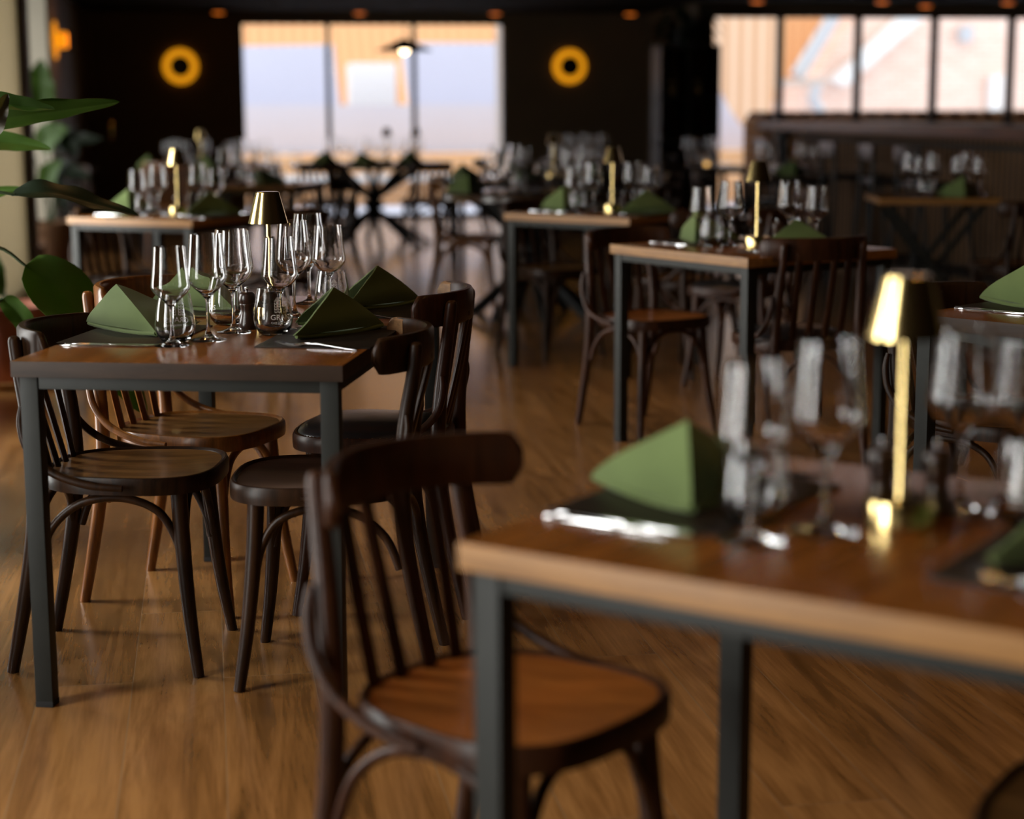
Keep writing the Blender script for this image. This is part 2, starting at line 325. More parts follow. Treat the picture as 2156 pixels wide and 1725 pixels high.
M_bulb = emit('warm bulb', (1.0, 0.74, 0.42), 9.0)
M_candle = emit('candle glow', (1.0, 0.55, 0.15), 1.6)

# ------------------------------------------------------------------ the room
def struct(name, bm, m, smooth=False, parent=None):
    o = obj(name, bm, m, parent, smooth=smooth)
    if parent is None: o.rotation_euler = (0, 0, AX); o['kind'] = 'structure'
    return o
bm = newbm(); box(bm, -1.45, 10.2, -3.2, 20.6, -0.15, 0.0); box(bm, -2.3, -1.45, 12.8, 16.0, -0.15, 0.0); struct('floor', bm, M_floor)
bm = newbm(); box(bm, -1.5, 10.2, -3.2, 20.7, 2.28, 2.40); box(bm, -2.35, -1.5, 12.8, 16.0, 2.28, 2.40); struct('ceiling', bm, M_ceiling)
# left wall with window openings
def wall_y(bm, u0, u1, v0, v1, z0, z1, holes):     # wall along v with rectangular holes (va, vb, za, zb)
    cur = v0
    for (a, b_, za, zb) in holes:
        box(bm, u0, u1, cur, a, z0, z1); box(bm, u0, u1, a, b_, z0, za); box(bm, u0, u1, a, b_, zb, z1); cur = b_
    box(bm, u0, u1, cur, v1, z0, z1)
bm = newbm(); wall_y(bm, LW - 0.25, LW, -3.2, 10.3, 0.0, 2.28, [(a, b_, 0.15, 2.15) for a, b_ in WIN_L]); struct('wall_left', bm, M_pier)
bm = newbm(); wall_y(bm, LW - 0.25, LW, 10.3, 13.0, 0.0, 2.28, [(10.5, 12.5, 0.12, 2.15)]); box(bm, -2.1, LW - 0.25, 12.85, 13.0, 0.0, 2.28); box(bm, -2.1, LW - 0.25, 15.8, 15.95, 0.0, 2.28); box(bm, LW - 0.25, LW - 0.02, 15.8, 15.822, 0.0, 2.28)
wall_y(bm, -2.3, -2.1, 12.85, 15.95, 0.0, 2.28, [(13.3, 15.5, 0.12, 2.15)]); o = struct('wall_left_far', bm, M_pier)
bm = newbm(); box(bm, LW - 0.25, LW, 15.82, 20.5, 0.0, 2.28); struct('wall_left_end', bm, M_wall_left)
bm = newbm(); box(bm, LW, LW + 0.09, 12.66, 13.0, 0.0, 2.28, 0.004); struct('trim_1', bm, M_wall_left)
bm = newbm(); box(bm, LW, LW + 0.05, 20.05, 20.38, 0.0, 2.28, 0.004); struct('trim_2', bm, M_wall_left)
for i, (a, b_) in enumerate(WIN_L):
    fr = newbm()
    for y in (a, (a + b_) / 2 - 0.025, b_ - 0.05): box(fr, LW - 0.2, LW - 0.12, y, y + 0.05, 0.15, 2.15)
    for z in (0.15, 2.10): box(fr, LW - 0.2, LW - 0.12, a, b_, z, z + 0.05)
    wo = struct('window_%d' % (i + 1), fr, M_frame)
    pn = newbm(); box(pn, LW - 0.165, LW - 0.159, a + 0.03, b_ - 0.03, 0.18, 2.12); struct('pane', pn, M_pane, parent=wo)
# far wall with the three sliding glass panels
FV = 20.38
bm = newbm()
box(bm, LW - 0.25, 0.42, FV, FV + 0.22, 0, 2.28); box(bm, 0.42, 3.34, FV, FV + 0.22, 2.172, 2.28); box(bm, 3.34, 5.12, FV, FV + 0.22, 0, 2.28)
struct('wall_back', bm, M_wall_dk)
fr = newbm()
for u0, u1 in ((0.40, 0.43), (1.335, 1.39), (2.295, 2.35), (3.322, 3.34)): box(fr, u0, u1, FV + 0.05, FV + 0.12, 0.0, 2.172)
box(fr, 0.42, 3.34, FV + 0.05, FV + 0.12, 2.15, 2.172); box(fr, 0.42, 3.34, FV + 0.05, FV + 0.12, 0.0, 0.045)
wo = struct('window_7', fr, M_frame)
for u0, u1 in ((0.43, 1.335), (1.39, 2.295), (2.35, 3.322)):
    pn = newbm(); box(pn, u0, u1, FV + 0.08, FV + 0.086, 0.045, 2.15); struct('pane', pn, M_pane, parent=wo)
bm = newbm(); box(bm, 3.345, 3.50, FV + 0.23, FV + 0.66, -.04, 2.3, 0.003); struct('trim_3', bm, M_whitefr)
# right end of the far wall, one step nearer, with its row of windows
RV = 18.23
bm = newbm(); box(bm, 4.99, 5.12, RV, FV, 0, 2.28); struct('wall_step', bm, M_wall_dk)
bm = newbm(); box(bm, 4.99, 5.147, RV, RV + 0.2, 0, 2.28); box(bm, 5.147, 10.2, RV, RV + 0.2, 2.162, 2.28); struct('wall_back_right', bm, M_wall_dk)
fr = newbm(); mull = [(5.865, 5.925), (6.71, 6.77), (7.55, 7.61), (8.41, 8.47), (9.25, 9.31)]
for u0, u1 in [(5.147, 5.17)] + mull: box(fr, u0, u1, RV + 0.02, RV + 0.12, 0.0, 2.162)
box(fr, 5.147, 10.2, RV + 0.02, RV + 0.12, 2.14, 2.162); box(fr, 5.147, 10.2, RV + 0.02, RV + 0.12, 0.0, 0.045)
wo = struct('window_8', fr, M_frame); ed = [5.17] + [x for ab in mull for x in ab] + [10.1]
for k in range(0, len(ed), 2):
    pn = newbm(); box(pn, ed[k], ed[k + 1], RV + 0.06, RV + 0.066, 0.045, 2.14); struct('pane', pn, M_pane, parent=wo)
bm = newbm(); box(bm, 10.1, 10.3, -3.2, 18.5, 0, 2.28); struct('wall_right', bm, M_wall_dk)
bm = newbm(); box(bm, -1.5, 10.3, -3.4, -3.2, 0, 2.28); struct('wall_front', bm, M_wall_dk)
# pleated cream blinds hanging before the two far left windows
def blind(v0, v1, label):
    bm = newbm(); n = int((v1 - v0) / 0.022); pts = []
    for i in range(n + 1):
        v = v0 + (v1 - v0) * i / n; pts.append((LW + 0.045 + 0.012 * (1 if i % 2 else -1), v))
    for (u, v), (u2, v2) in zip(pts, pts[1:]):
        loft(bm, [[Vector((u, v, 0.03)), Vector((u2, v2, 0.03)), Vector((u2 + 0.002, v2, 0.03)), Vector((u + 0.002, v, 0.03))],
                  [Vector((u, v, 2.2)), Vector((u2, v2, 2.2)), Vector((u2 + 0.002, v2, 2.2)), Vector((u + 0.002, v, 2.2))]])
    t = empty('curtain', (0, 0, 0), AX); tag(t, label, 'curtain')
    obj('fabric', bm, M_curtain, t, smooth=False)
    r = newbm(); box(r, LW + 0.01, LW + 0.08, v0 - 0.02, v1 + 0.02, 2.2, 2.25, 0.004); obj('curtain_rail', r, M_whitefr, t)
blind(10.35, 12.6, 'cream pleated curtain hanging at the extreme left edge of the photo')

# ------------------------------------------------------------------ outside
def out(name, bm, m, label, cat, group=None, smooth=False):
    o = obj(name, bm, m, None, smooth=smooth); o.rotation_euler = (0, 0, AX); return tag(o, label, cat, group)
bm = newbm(); box(bm, -14, 26, 20.75, 60, -0.3, -0.05); box(bm, 5.3, 26, 18.6, 20.75, -0.3, -0.05); o = struct('ground', bm, M_lav2)
def sc(V, u, z, base=FV): return (u * V / base, 1.2694 + (z - 1.2694) * V / base)
def quadwall(name, V, th, pts, m, label, cat, base=FV):
    bm = newbm(); poly = [Vector((sc(V, u, z, base)[0], V, sc(V, u, z, base)[1])) for u, z in pts]; prism(bm, poly, (0, th, 0)); return out(name, bm, m, label, cat)
# house with a tall striped terracotta roof behind everything
hs = empty('tiled_house', (0, 0, 0), AX); tag(hs, 'house outside with a steep orange striped tile roof behind the far window', 'house')
bm = newbm(); prism(bm, [Vector((-6, 31, 0.6)), Vector((-6, 37, 7.5)), Vector((-6, 37.3, 7.5)), Vector((-6, 31.3, 0.4))], (14, 0, 0)); obj('roof', bm, M_tile, hs, smooth=False)
bm = newbm(); box(bm, -5.7, 7.7, 31.5, 38, -0.3, 1.2); obj('wall', bm, M_bricko, hs, smooth=False)
quadwall('facade', 27, .5, [(-1.2, -0.1), (1.62, -0.1), (1.50, 1.0), (1.42, 1.93), (-1.2, 1.88)], M_lav, 'pale lavender gable wall outside the left window panel', 'building')
quadwall('facade', 27, .5, [(2.42, 0.1), (5.0, 0.1), (5.0, 1.95), (2.30, 1.95), (2.22, 1.8)], M_lav, 'pale lavender gable wall outside the right window panel', 'building')
sk = empty('roof_skylight', (0, 0, 0), AX); tag(sk, 'white square skylight box outside the middle window panel', 'skylight')
b0 = sc(28.5, 1.60, 1.22); b1 = sc(28.5, 2.12, 1.73)
bm = newbm(); box(bm, b0[0], b1[0], 28.5, 29.3, b0[1], b1[1], 0.03); obj('box', bm, M_white, sk)
bm = newbm(); box(bm, b0[0] - 0.06, b1[0] + 0.06, 28.4, 28.5, b0[1] - 0.1, b0[1], 0.01); obj('sill', bm, M_bluegrey, sk)
quadwall('terrace_parapet', 25.1, 0.4, [(-1.2, 0.70), (5.2, 0.70), (5.2, 1.27), (-1.2, 1.27)], M_lav2, 'long pale terrace parapet across the far window', 'wall')
quadwall('terrace_step', 24, 1.0, [(-1.2, -0.2), (5.2, -0.2), (5.2, 0.71), (-1.2, 0.71)], M_bricko, 'low orange brick terrace wall under the pale parapet', 'wall')
quadwall('coping', 23.8, 0.15, [(-1.2, 0.42), (5.2, 0.42), (5.2, 0.49), (-1.2, 0.49)], M_white, 'thin white coping line along the orange terrace wall', 'ledge')
# right hand neighbours
quadwall('slanted_roof', 27, 0.5, [(4.6, 1.15), (5.75, 0.95), (6.0, 2.6), (4.4, 2.6)], M_tile2, 'pale sloping tile roof outside the leftmost right-hand pane', 'roof', RV)
quadwall('white_terrace', 24, 0.5, [(5.0, 0.80), (6.3, 0.80), (6.3, 0.98), (5.55, 0.95), (5.35, 1.2), (5.0, 1.85)], M_lav, 'pale lavender terrace wall below the sloping tile roof', 'wall', RV)
quadwall('brick_plinth', 23.5, 0.5, [(5.0, -0.2), (6.6, -0.2), (6.6, 0.79), (5.0, 0.79)], M_bricko, 'orange brick base seen under the pale terrace by the cabinet', 'wall', RV)
gh = empty('brick_house', (0, 0, 0), AX); tag(gh, 'pinkish brick gable house filling the right-hand windows', 'house')
def qp(V, th, pts, m, nm, par):
    bm = newbm(); prism(bm, [Vector((sc(V, u, z, RV)[0], V, sc(V, u, z, RV)[1])) for u, z in pts], (0, th, 0)); return obj(nm, bm, m, par, smooth=False)
qp(30, 3, [(6.1, -0.3), (12, -0.3), (12, 3.2), (7.4, 3.2), (6.3, 1.55), (6.1, 1.5)], M_brickw, 'brick_gable', gh)
qp(29.6, 0.3, [(6.45, 1.50), (6.60, 1.44), (7.42, 2.13), (7.30, 2.24)], M_white, 'bargeboard', gh)
qp(31.0, 0.4, [(5.85, 1.30), (6.5, 1.42), (7.6, 2.5), (7.6, 3.4), (5.8, 3.4)], M_tile, 'side_roof', gh)
qp(29.5, 0.3, [(6.05, 1.58), (6.14, 1.52), (6.62, 2.3), (6.5, 2.3)], M_bluegrey, 'roof_valley', gh)
qp(29.2, 0.4, [(5.93, 1.44), (6.40, 1.46), (6.40, 1.52), (5.93, 1.52)], M_whitefr, 'eave', gh)
bm = newbm(); pu, pz = sc(29.0, 6.28, 1.45, RV); tube(bm, [(pu, 29.0, pz), (pu - 0.05, 29.0, pz - 0.25), (pu + 0.06, 29.0, pz - 0.5), (pu + 0.06, 29.0, -0.2)], 0.09, 10); obj('drainpipe', bm, M_bluegrey, gh)
qp(31.5, 0.4, [(5.9, -0.3), (6.3, -0.3), (6.3, 1.5), (5.9, 1.5)], M_bricko, 'side_wall', gh)
qp(29.8, 0.15, [(7.85, 1.9), (7.98, 1.9), (7.98, 2.06), (7.85, 2.06)], M_bluegrey, 'wall_lamp', gh)
qp(29.8, 0.15, [(8.20, 1.15), (8.34, 1.15), (8.34, 1.55), (8.20, 1.55)], M_white, 'white_window', gh)
for k in range(20):                       # row of curved ridge tiles just outside the right-hand windows
    bm = newbm(); prof = [(0.085 * math.cos(a * PI / 8), 0.085 * math.sin(a * PI / 8)) for a in range(9)] + [(0.065 * math.cos(a * PI / 8), 0.065 * math.sin(a * PI / 8)) for a in range(8, -1, -1)]
    loft(bm, [[Vector((5.95 + 0.19 * k + x, 18.75, 1.095 + z)) for x, z in prof], [Vector((5.95 + 0.19 * k + x, 19.35, 1.10 + z)) for x, z in prof]])
    out('roof_tile', bm, M_tile, 'curved orange roof tile in the row outside the right-hand windows', 'roof tile', 'curved roof tiles outside the right-hand windows', smooth=True)
bm = newbm(); box(bm, 5.85, 10.0, 18.7, 19.4, -0.05, 1.095); out('tile_wall', bm, M_bricko, 'low orange brick wall carrying the row of curved roof tiles', 'wall')

# ------------------------------------------------------------------ chairs
def seat_outline(s=1.0, n=44):
    P = []
    for k in range(n):
        a = 2 * PI * k / n; c, s_ = math.cos(a), math.sin(a); e = 2 / 2.9
        x = math.copysign(abs(c) ** e, c) * 0.2; hw = 0.178 + 0.032 * (x / 0.2 + 1) / 2 * 1.0
        y = math.copysign(abs(s_) ** e, s_) * hw; P.append((x * s, y * s))
    return P
def seat_ring_bm(zt=0.457, zb=0.418):
    bm = newbm(); prof = [(1.0, zb), (1.005, zb + 0.012), (1.005, zt - 0.010), (0.985, zt - 0.001), (0.965, zt), (0.94, zt - 0.004), (0.925, zt - 0.007), (0.90, zb)]
    rings = []
    for s, z in prof: rings.append([Vector((x, y, z)) for x, y in seat_outline(s)])
    V = loft(bm, rings, cap=False); n = len(V[0])
    for k in range(n): bm.faces.new((V[-1][k], V[-1][(k + 1) % n], V[0][(k + 1) % n], V[0][k]))
    return bm
def seat_panel_bm(zt=0.4515):
    bm = newbm(); rings = []
    for s, dz in ((0.90, -0.02), (0.928, -0.004), (0.926, 0.0), (0.80, -0.002), (0.55, -0.006), (0.25, -0.008), (0.04, -0.008)):
        rings.append([Vector((x, y, zt + dz)) for x, y in seat_outline(s)])
    loft(bm, rings); return bm
def pad_bm(zt=0.452):
    bm = newbm(); rings = []
    for s, dz in ((0.93, -0.02), (0.95, 0.0), (0.92, 0.010), (0.82, 0.019), (0.6, 0.027), (0.3, 0.030), (0.04, 0.031)):
        rings.append([Vector((x, y, zt + dz)) for x, y in seat_outline(s)])
    loft(bm, rings); return bm
def rail_x(y):                            # inner face of the bent top rail
    R = 0.245; return -0.245 + R - math.sqrt(max(R * R - y * y, 0))
def make_chair(name, label, wood_m, seat_m, leather=False, worn=None, group=None, dz=0.0):
    t = empty(name); tag(t, label, 'chair', group)
    obj('seat', pad_bm() if leather else seat_panel_bm(), M_leather if leather else seat_m, t, ang=60)
    rim = obj('seat_rim', seat_ring_bm(), wood_m, t)
    if leather:
        bm = newbm()
        for x, y in seat_outline(0.955, 88):
            bmesh.ops.create_icosphere(bm, subdivisions=1, radius=0.0028, matrix=Matrix.Translation((x, y, 0.4555)))
        tag(obj('stud_row', bm, M_stud, rim), 'tiny brass studs round the leather pad', kind='stuff')
    for s in (-1, 1):                     # rear legs run on as back posts
        bm = newbm(); tube(bm, [(-0.262, s * .166, 0), (-0.228, s * .163, .16), (-0.200, s * .160, .32), (-0.192, s * .160, .45), (-0.200, s * .157, .58), (-0.218, s * .150, .69 + dz), (-0.226, s * .148, .755 + dz), (-0.227, s * .148, .768 + dz)],
                        [.0135, .0165, .0185, .019, .0175, .0155, .0145, .007], 12, 5)
        lg = obj('leg', bm, wood_m, t)
        bm = newbm(); tube(bm, [(0.128, s * .142, .425), (0.135, s * .150, .30), (0.150, s * .168, .14), (0.170, s * .186, 0)], [.019, .018, .0155, .0125], 12, 5)
        obj('leg', bm, wood_m, t)
        bm = newbm(); tube(bm, [(-0.207, s * .180, .615), (-0.209, s * .186, .575), (-0.192, s * .194, .520), (-0.140, s * .205, .473), (-0.06, s * .212, .446), (0.02, s * .2135, .438)], [.006, .0095, .0095, .0095, .0095, .007], 10, 5)
        obj('seat_bracket', bm, wood_m, t)
        bm = newbm(); tube(bm, [(0.133, s * .147, .245), (0.120, s * .147, .31), (0.08, s * .150, .375), (0.0, s * .152, .404), (-0.09, s * .154, .392), (-0.155, s * .157, .34), (-0.185, s * .160, .27)], .0095, 10, 5)
        obj('hoop_brace', bm, wood_m, t)
    bm = newbm(); tube(bm, [(0.14, -.150, .245), (0.137, -.13, .32), (0.133, -.085, .385), (0.13, 0, .406), (0.133, .085, .385), (0.137, .13, .32), (0.14, .150, .245)], .0095, 10, 5)
    obj('hoop_brace', bm, wood_m, t)
    bm = newbm(); tube(bm, [(-0.205, -.155, .27), (-0.200, -.12, .345), (-0.190, 0, .400), (-0.200, .12, .345), (-0.205, .155, .27)], .009, 10, 5)
    obj('hoop_brace', bm, wood_m, t)
    # bent top rail with rounded ends
    bm = newbm(); rings = []; R = 0.245; N = 30; A = 0.97
    for i in range(N + 1):
        a = -A + 2 * A * i / N; e = max(0.0, (abs(a) - (A - 0.10)) / 0.10)
        h = 0.040 * (math.sqrt(max(1 - e * e, 0)) * 0.62 + 0.38 if e > 0 else 1.0) ; zc = 0.741 + dz + 0.004 * math.cos(a * 1.3); th = 0.0105 * (1 - 0.25 * e)
        cx_, cy_ = R - 0.245, 0
        def P(r, z): return Vector((cx_ - r * math.cos(a), r * math.sin(a), z))
        rings.append([P(R - th, zc - h + .006), P(R - th + .005, zc - h), P(R + th - .005, zc - h), P(R + th, zc - h + .006), P(R + th, zc + h - .007), P(R + th - .005, zc + h), P(R - th + .005, zc + h), P(R - th, zc + h - .007)])
    loft(bm, rings); rl = obj('top_rail', bm, wood_m, t, ang=50)
    if worn:
        bm = newbm(); rings = []
        for i in range(9):
            a = worn * (0.74 + 0.225 * i / 8)
            def Q(r, z): return Vector((-r * math.cos(a), r * math.sin(a), z))
            e = max(0.0, (abs(a) - 0.87) / 0.10); h = 0.0406 * (math.sqrt(max(1 - e * e, 0)) * 0.62 + 0.38 if e > 0 else 1.0); zc = 0.742 + dz
            rings.append([Q(R - .0112, zc - h * .55), Q(R - .0112, zc + h - .006), Q(R - .005, zc + h + .0004), Q(R + .005, zc + h + .0004), Q(R + .004, zc + h - .002), Q(R - .009, zc + h - .004)])
        tag(obj('worn_patch', bm_loft(bm, rings), M_wornend, rl), 'pale worn varnish at the rail end')
    for y in (-.093, -.032, .032, .093):
        x1 = rail_x(y) - 0.002
        bm = newbm(); tube(bm, [(-0.176, y * .95, .445), (-0.176 + (x1 + .176) * .5, y, .575), (x1, y, .705 + dz), (x1 - .001, y, .735 + dz)], [.0135, .0135, .0135, .0125], 8, 5, flat=0.5, ref=(1, 0, 0))
        obj('back_slat', bm, wood_m, t)
    return t
def bm_loft(bm, rings):
    loft(bm, rings); return bm
G_CH = 'bentwood cafe chairs'
ch_dark = make_chair('bentwood_chair', 'dark bentwood chair with light brown seat at the near left of the sharp table', M_chair, M_seat)
ch_dark.location = (-0.868, 4.09, 0); ch_dark.rotation_euler = (0, 0, -0.05)
ch_or = make_chair('bentwood_chair', 'honey brown wooden chair behind the near left one', M_chair_or, M_seat, dz=0.04)
ch_or.location = (-0.81, 4.60, 0); ch_or.rotation_euler = (0, 0, -0.33)
ch_dks = make_chair('bentwood_chair', 'dark bentwood chair with dark glossy seat at the near right of the sharp table', M_chair, M_seat_dk, worn=-1)
ch_dks.location = (-0.428, 3.975, 0); ch_dks.rotation_euler = (0, 0, PI - 0.02)
ch_lea = make_chair('bentwood_chair', 'red brown chair with studded black leather seat at the far right of the sharp table', M_chair_red, M_seat, leather=True, worn=-1, dz=0.03)
ch_lea.location = (-0.352, 4.55, 0); ch_lea.rotation_euler = (0, 0, PI - 0.13)
ch_fg = make_chair('bentwood_chair', 'large blurred foreground chair with orange brown seat at the nearest table', M_chair_red, M_seat_or)
ch_fg.location = (-0.004, 2.423, 0); ch_fg.rotation_euler = (0, 0, -0.685)
for c in (ch_dark, ch_or, ch_dks, ch_lea, ch_fg): freeze(c)
def chair(src, x, y, rz, label, group=None):
    c = copy_tree(src, (x, y, 0), rz); c['label'] = label
    if group: c['group'] = group
    return c
chair(ch_dark, 0.75, 1.97, PI - 0.55, 'dark chair seat cut off by the bottom right corner')
chair(ch_fg, 0.55, 7.0, -0.98, 'red brown chair tucked under the left side of the middle-right table')
ch_b = chair(ch_lea, 1.009, 6.40, 1.86, 'dark slat-back chair seen from behind with shiny black seat, middle right')
chair(ch_dark, 0.215, 9.13, -0.92, 'dark chair under the small table behind the centre aisle')
chair(ch_dark, 0.80, 8.55, 2.25, 'dark chair at the right side of the small centre table')
chair(ch_dark, 1.27, 4.70, -0.80, 'dark chair with its rail just beyond the cutlery at the right edge')
chair(ch_lea, 1.02, 8.15, 2.6, 'chair with black leather seat seen through the middle-right table legs')
chair(ch_dks, -1.86, 8.78, -0.60, 'dark chair under the steel-legged table behind the plant leaf')
chair(ch_dark, -1.17, 8.75, 2.5, 'dark chair at the right side of the steel-legged table behind the plant leaf')
chair(ch_or, -0.27, 11.35, 0.0, 'orange brown chair in side view left of the small centre table')

# ------------------------------------------------------------------ tables
def make_table(name, x, y, yaw, W, L, label, top=M_top, edge=M_edge, steel=M_steel, group=None, T=0.0335, ins=0.013, lg=0.038, cat='table'):
    t = empty(name, (x, y, 0), yaw); tag(t, label, cat, group); z1 = 0.75 - T
    bm = newbm(); box(bm, 0, W, 0, L, z1, 0.75, 0.0015); tp = obj('tabletop', bm, top, t)
    tp.data.materials.append(edge)
    for p in tp.data.polygons:
        if abs(p.normal.z) < 0.6: p.material_index = 1
    for (a, b_) in ((ins, ins), (W - ins - lg, ins), (ins, L - ins - lg), (W - ins - lg, L - ins - lg)):
        bm = newbm(); box(bm, a, a + lg, b_, b_ + lg, 0.012, z1, 0.0025); g = obj('leg', bm, steel, t)
        bm = newbm(); box(bm, a - .0005, a + lg + .0005, b_ - .0005, b_ + lg + .0005, 0.0, 0.013, 0.002); obj('foot_cap', bm, M_rubber, g)
    h = 0.027
    for (x0, x1, y0, y1) in ((ins + lg, W - ins - lg, ins + .003, ins + .029), (ins + lg, W - ins - lg, L - ins - .029, L - ins - .003), (ins + .003, ins + .029, ins + lg, L - ins - lg), (W - ins - .029, W - ins - .003, ins + lg, L - ins - lg)):
        bm = newbm(); box(bm, x0, x1, y0, y1, z1 - h, z1 - .0005, 0.003); obj('frame_rail', bm, steel, t)
    return t
TB = {}
def table(key, *a, **k):
    TB[key] = (a[1], a[2], a[3], a[4], a[5]); return make_table(*a, **k)
table('A', 'dining_table', -1.0367, 3.6819, -0.1218, 0.700, 1.312, 'long oak table in sharp focus at left with grey steel frame', edge=M_edge_dk)
table('B', 'dining_table', -0.0662, 2.1076, -0.6045, 0.78, 0.70, 'blurred oak table nearest the camera at bottom right')
table('C', 'dining_table', -0.0366, 8.7563, -0.6619, 0.735, 0.70, 'small oak table behind the aisle, left of the middle-right table')
table('D', 'dining_table', 0.3699, 6.7566, -0.9833, 0.78, 0.71, 'middle-right oak table with its corner turned to the camera')
table('E', 'dining_table', -2.1139, 8.5908, -0.4467, 0.72, 0.70, 'oak table on grey steel legs behind the long plant leaf at left')
table('L', 'dining_table', 0.996, 4.468, -0.83, 0.78, 0.70, 'sharp oak table cut off by the right edge of the photo', edge=M_edge_dk)
table('F', 'dining_table', -0.42, 12.5, -0.05, 1.25, 0.70, 'dark table on thin black legs in the middle distance', top=M_topdk, edge=M_edge_dk, steel=M_blacksteel)
table('E2', 'dining_table', -3.1, 15.0, 0.10, 1.2, 0.70, 'farthest left table below the left round wall light', edge=M_edge_dk, steel=M_blacksteel)
table('E3', 'dining_table', -2.15, 12.0, -0.2, 0.75, 0.70, 'table crowded with glasses between the left tables and the far window', steel=M_blacksteel)
table('H', 'dining_table', 0.40, 16.8, 0.15, 0.75, 0.70, 'small dark table against the wall under the right round wall light', top=M_topdk, edge=M_edge_dk, steel=M_blacksteel)
table('I', 'dining_table', 1.25, 15.1, 0.15, 0.75, 0.70, 'small dark table in front of the dark shelf cabinet', top=M_topdk, edge=M_edge_dk, steel=M_blacksteel)
table('J', 'dining_table', 1.74, 12.95, 0.0, 0.55, 0.55, 'dark table near the end of the bar with a green napkin', top=M_topdk, edge=M_edge_dk, steel=M_blacksteel)
# cross-legged table before the bar
def cross_table(x, y, yaw, W, L, label):
    t = empty('cross_leg_table', (x, y, 0), yaw); tag(t, label, 'table')
    bm = newbm(); box(bm, 0, W, 0, L, .715, .75, 0.002); tp = obj('tabletop', bm, M_topx, t)
    tp.data.materials.append(M_edge)
    for p in tp.data.polygons:
        if abs(p.normal.z) < .6: p.material_index = 1
    for v in (0.10, L - 0.10):
        for a, b_ in ((0.06, W - 0.06), (W - 0.06, 0.06)):
            bm = newbm(); bar(bm, (a, v + (0.02 if a > b_ else 0), .715), (b_, v + (0.02 if a > b_ else 0), 0.0), .03, .03); obj('leg', bm, M_blacksteel if 0 else M_steel, t)
    TB['K'] = (x, y, yaw, W, L)
cross_table(2.03, 9.95, -0.05, 0.66, 0.60, 'oak-topped table on crossed steel legs in front of the bar')
def spider_table(key, cx_, cy_, R, label):
    t = empty('spider_leg_table', (cx_, cy_, 0), 0.2); tag(t, label, 'table', 'dark round tables on splayed legs')
    bm = newbm(); lathe(bm, [(0, .71), (R - .01, .71), (R, .715), (R, .745), (R - .006, .75), (0, .75)], 48); obj('tabletop', bm, M_topdk, t)
    bm = newbm(); lathe(bm, [(0, .34), (.06, .34), (.06, .42), (0, .42)], 16); obj('hub', bm, M_blacksteel, t)
    for k in range(8):
        a = 2 * PI * k / 8; c, s_ = math.cos(a), math.sin(a)
        bm = newbm(); bar(bm, (R * .62 * c, R * .62 * s_, .71), (-R * .12 * c, -R * .12 * s_, .36), .045, .045); bar(bm, (-R * .12 * c, -R * .12 * s_, .40), (R * .72 * c, R * .72 * s_, .012), .045, .045); obj('leg', bm, M_blacksteel, t)
spider_table('G', -1.25, 16.45, 0.72, 'round black table on splayed legs silhouetted before the far window')
spider_table('F2', 0.12, 10.85, 0.55, 'round black table on splayed legs half hidden behind the small centre table')
TB['G'] = (-1.75, 16.0, 0.0, 1.0, 0.8); TB['F2'] = (-0.25, 10.6, 0.0, 0.74, 0.5)
def TP(k, u, v, z=0.75):
    x, y, a, W, L = TB[k]; return (x + u * math.cos(a) - v * math.sin(a), y + u * math.sin(a) + v * math.cos(a), z)

# ------------------------------------------------------------------ tableware prototypes
def wine_bm(h=0.217, rb=0.041, rr=0.0325, base=0.041, stem=0.088):
    t = 0.0009; b = h - stem
    outp = [(0, 0), (base * .98, 0.0), (base, 0.0012), (base * .8, 0.0035), (base * .4, 0.0075), (0.0085, 0.013), (0.0048, 0.024), (0.0040, 0.045), (0.0042, stem - 0.014), (0.0060, stem - 0.003)]
    bowl = [(rb * .36, .07), (rb * .66, .155), (rb * .87, .225), (rb * .965, .275), (rb, .325), (rb * .992, .375), (rb * .955, .47), (rb * .905, .62), (rb * .852, .80)]
    outp += [(r, stem + b * f) for r, f in bowl] + [(rr, h)]
    inp = [(rr - t, h)] + [(r - t * (1.0 if f > .2 else 1.25), stem + b * f + (0.0 if f > .3 else .0012)) for r, f in bowl[::-1]] + [(0.007, stem + b * .045), (0, stem + b * .035)]
    return lathe(newbm(), outp + inp, 40)
def tumbler_bm(h=0.108):
    t = 0.0011
    o_ = [(0, 0), (0.026, 0), (0.031, 0.003), (0.0405, 0.016), (0.0445, 0.030), (0.0448, 0.040), (0.0420, 0.065), (0.0380, 0.09), (0.0345, h)]
    i_ = [(0.0345 - t, h), (0.038 - t, 0.09), (0.042 - t, 0.065), (0.0448 - t, 0.040), (0.0445 - t, 0.031), (0.0405 - t, 0.018), (0.03, 0.009), (0.02, 0.007), (0, 0.0065)]
    return lathe(newbm(), o_ + i_, 40)
def tr(z, h=0.108):                       # outer radius of the tumbler at height z
    P = [(0, .026), (.003, .031), (.016, .0405), (.030, .0445), (.040, .0448), (.065, .0420), (.09, .0380), (h, .0345)]
    for (a, ra), (b_, rb_) in zip(P, P[1:]):
        if z <= b_: return ra + (rb_ - ra) * (z - a) / (b_ - a)
    return P[-1][1]
proto_wine = obj('wine_glass', wine_bm(0.217, 0.0430, 0.0345, 0.0415, 0.088), M_glass, ang=70)
proto_wine_l = obj('wine_glass', wine_bm(0.238, 0.0455, 0.0360, 0.0415, 0.096), M_glass, ang=70)
proto_tumbler = obj('tumbler', tumbler_bm(), M_glass, ang=70)
def text_mesh(body, size):
    c = bpy.data.curves.new('print', 'FONT'); c.body = body; c.size = size; c.align_x = 'CENTER'; c.resolution_u = 3
    o = bpy.data.objects.new('print', c); COL.objects.link(o); dg = bpy.context.evaluated_depsgraph_get()
    me = bpy.data.meshes.new_from_object(o.evaluated_get(dg)); COL.objects.unlink(o); bpy.data.objects.remove(o); return me
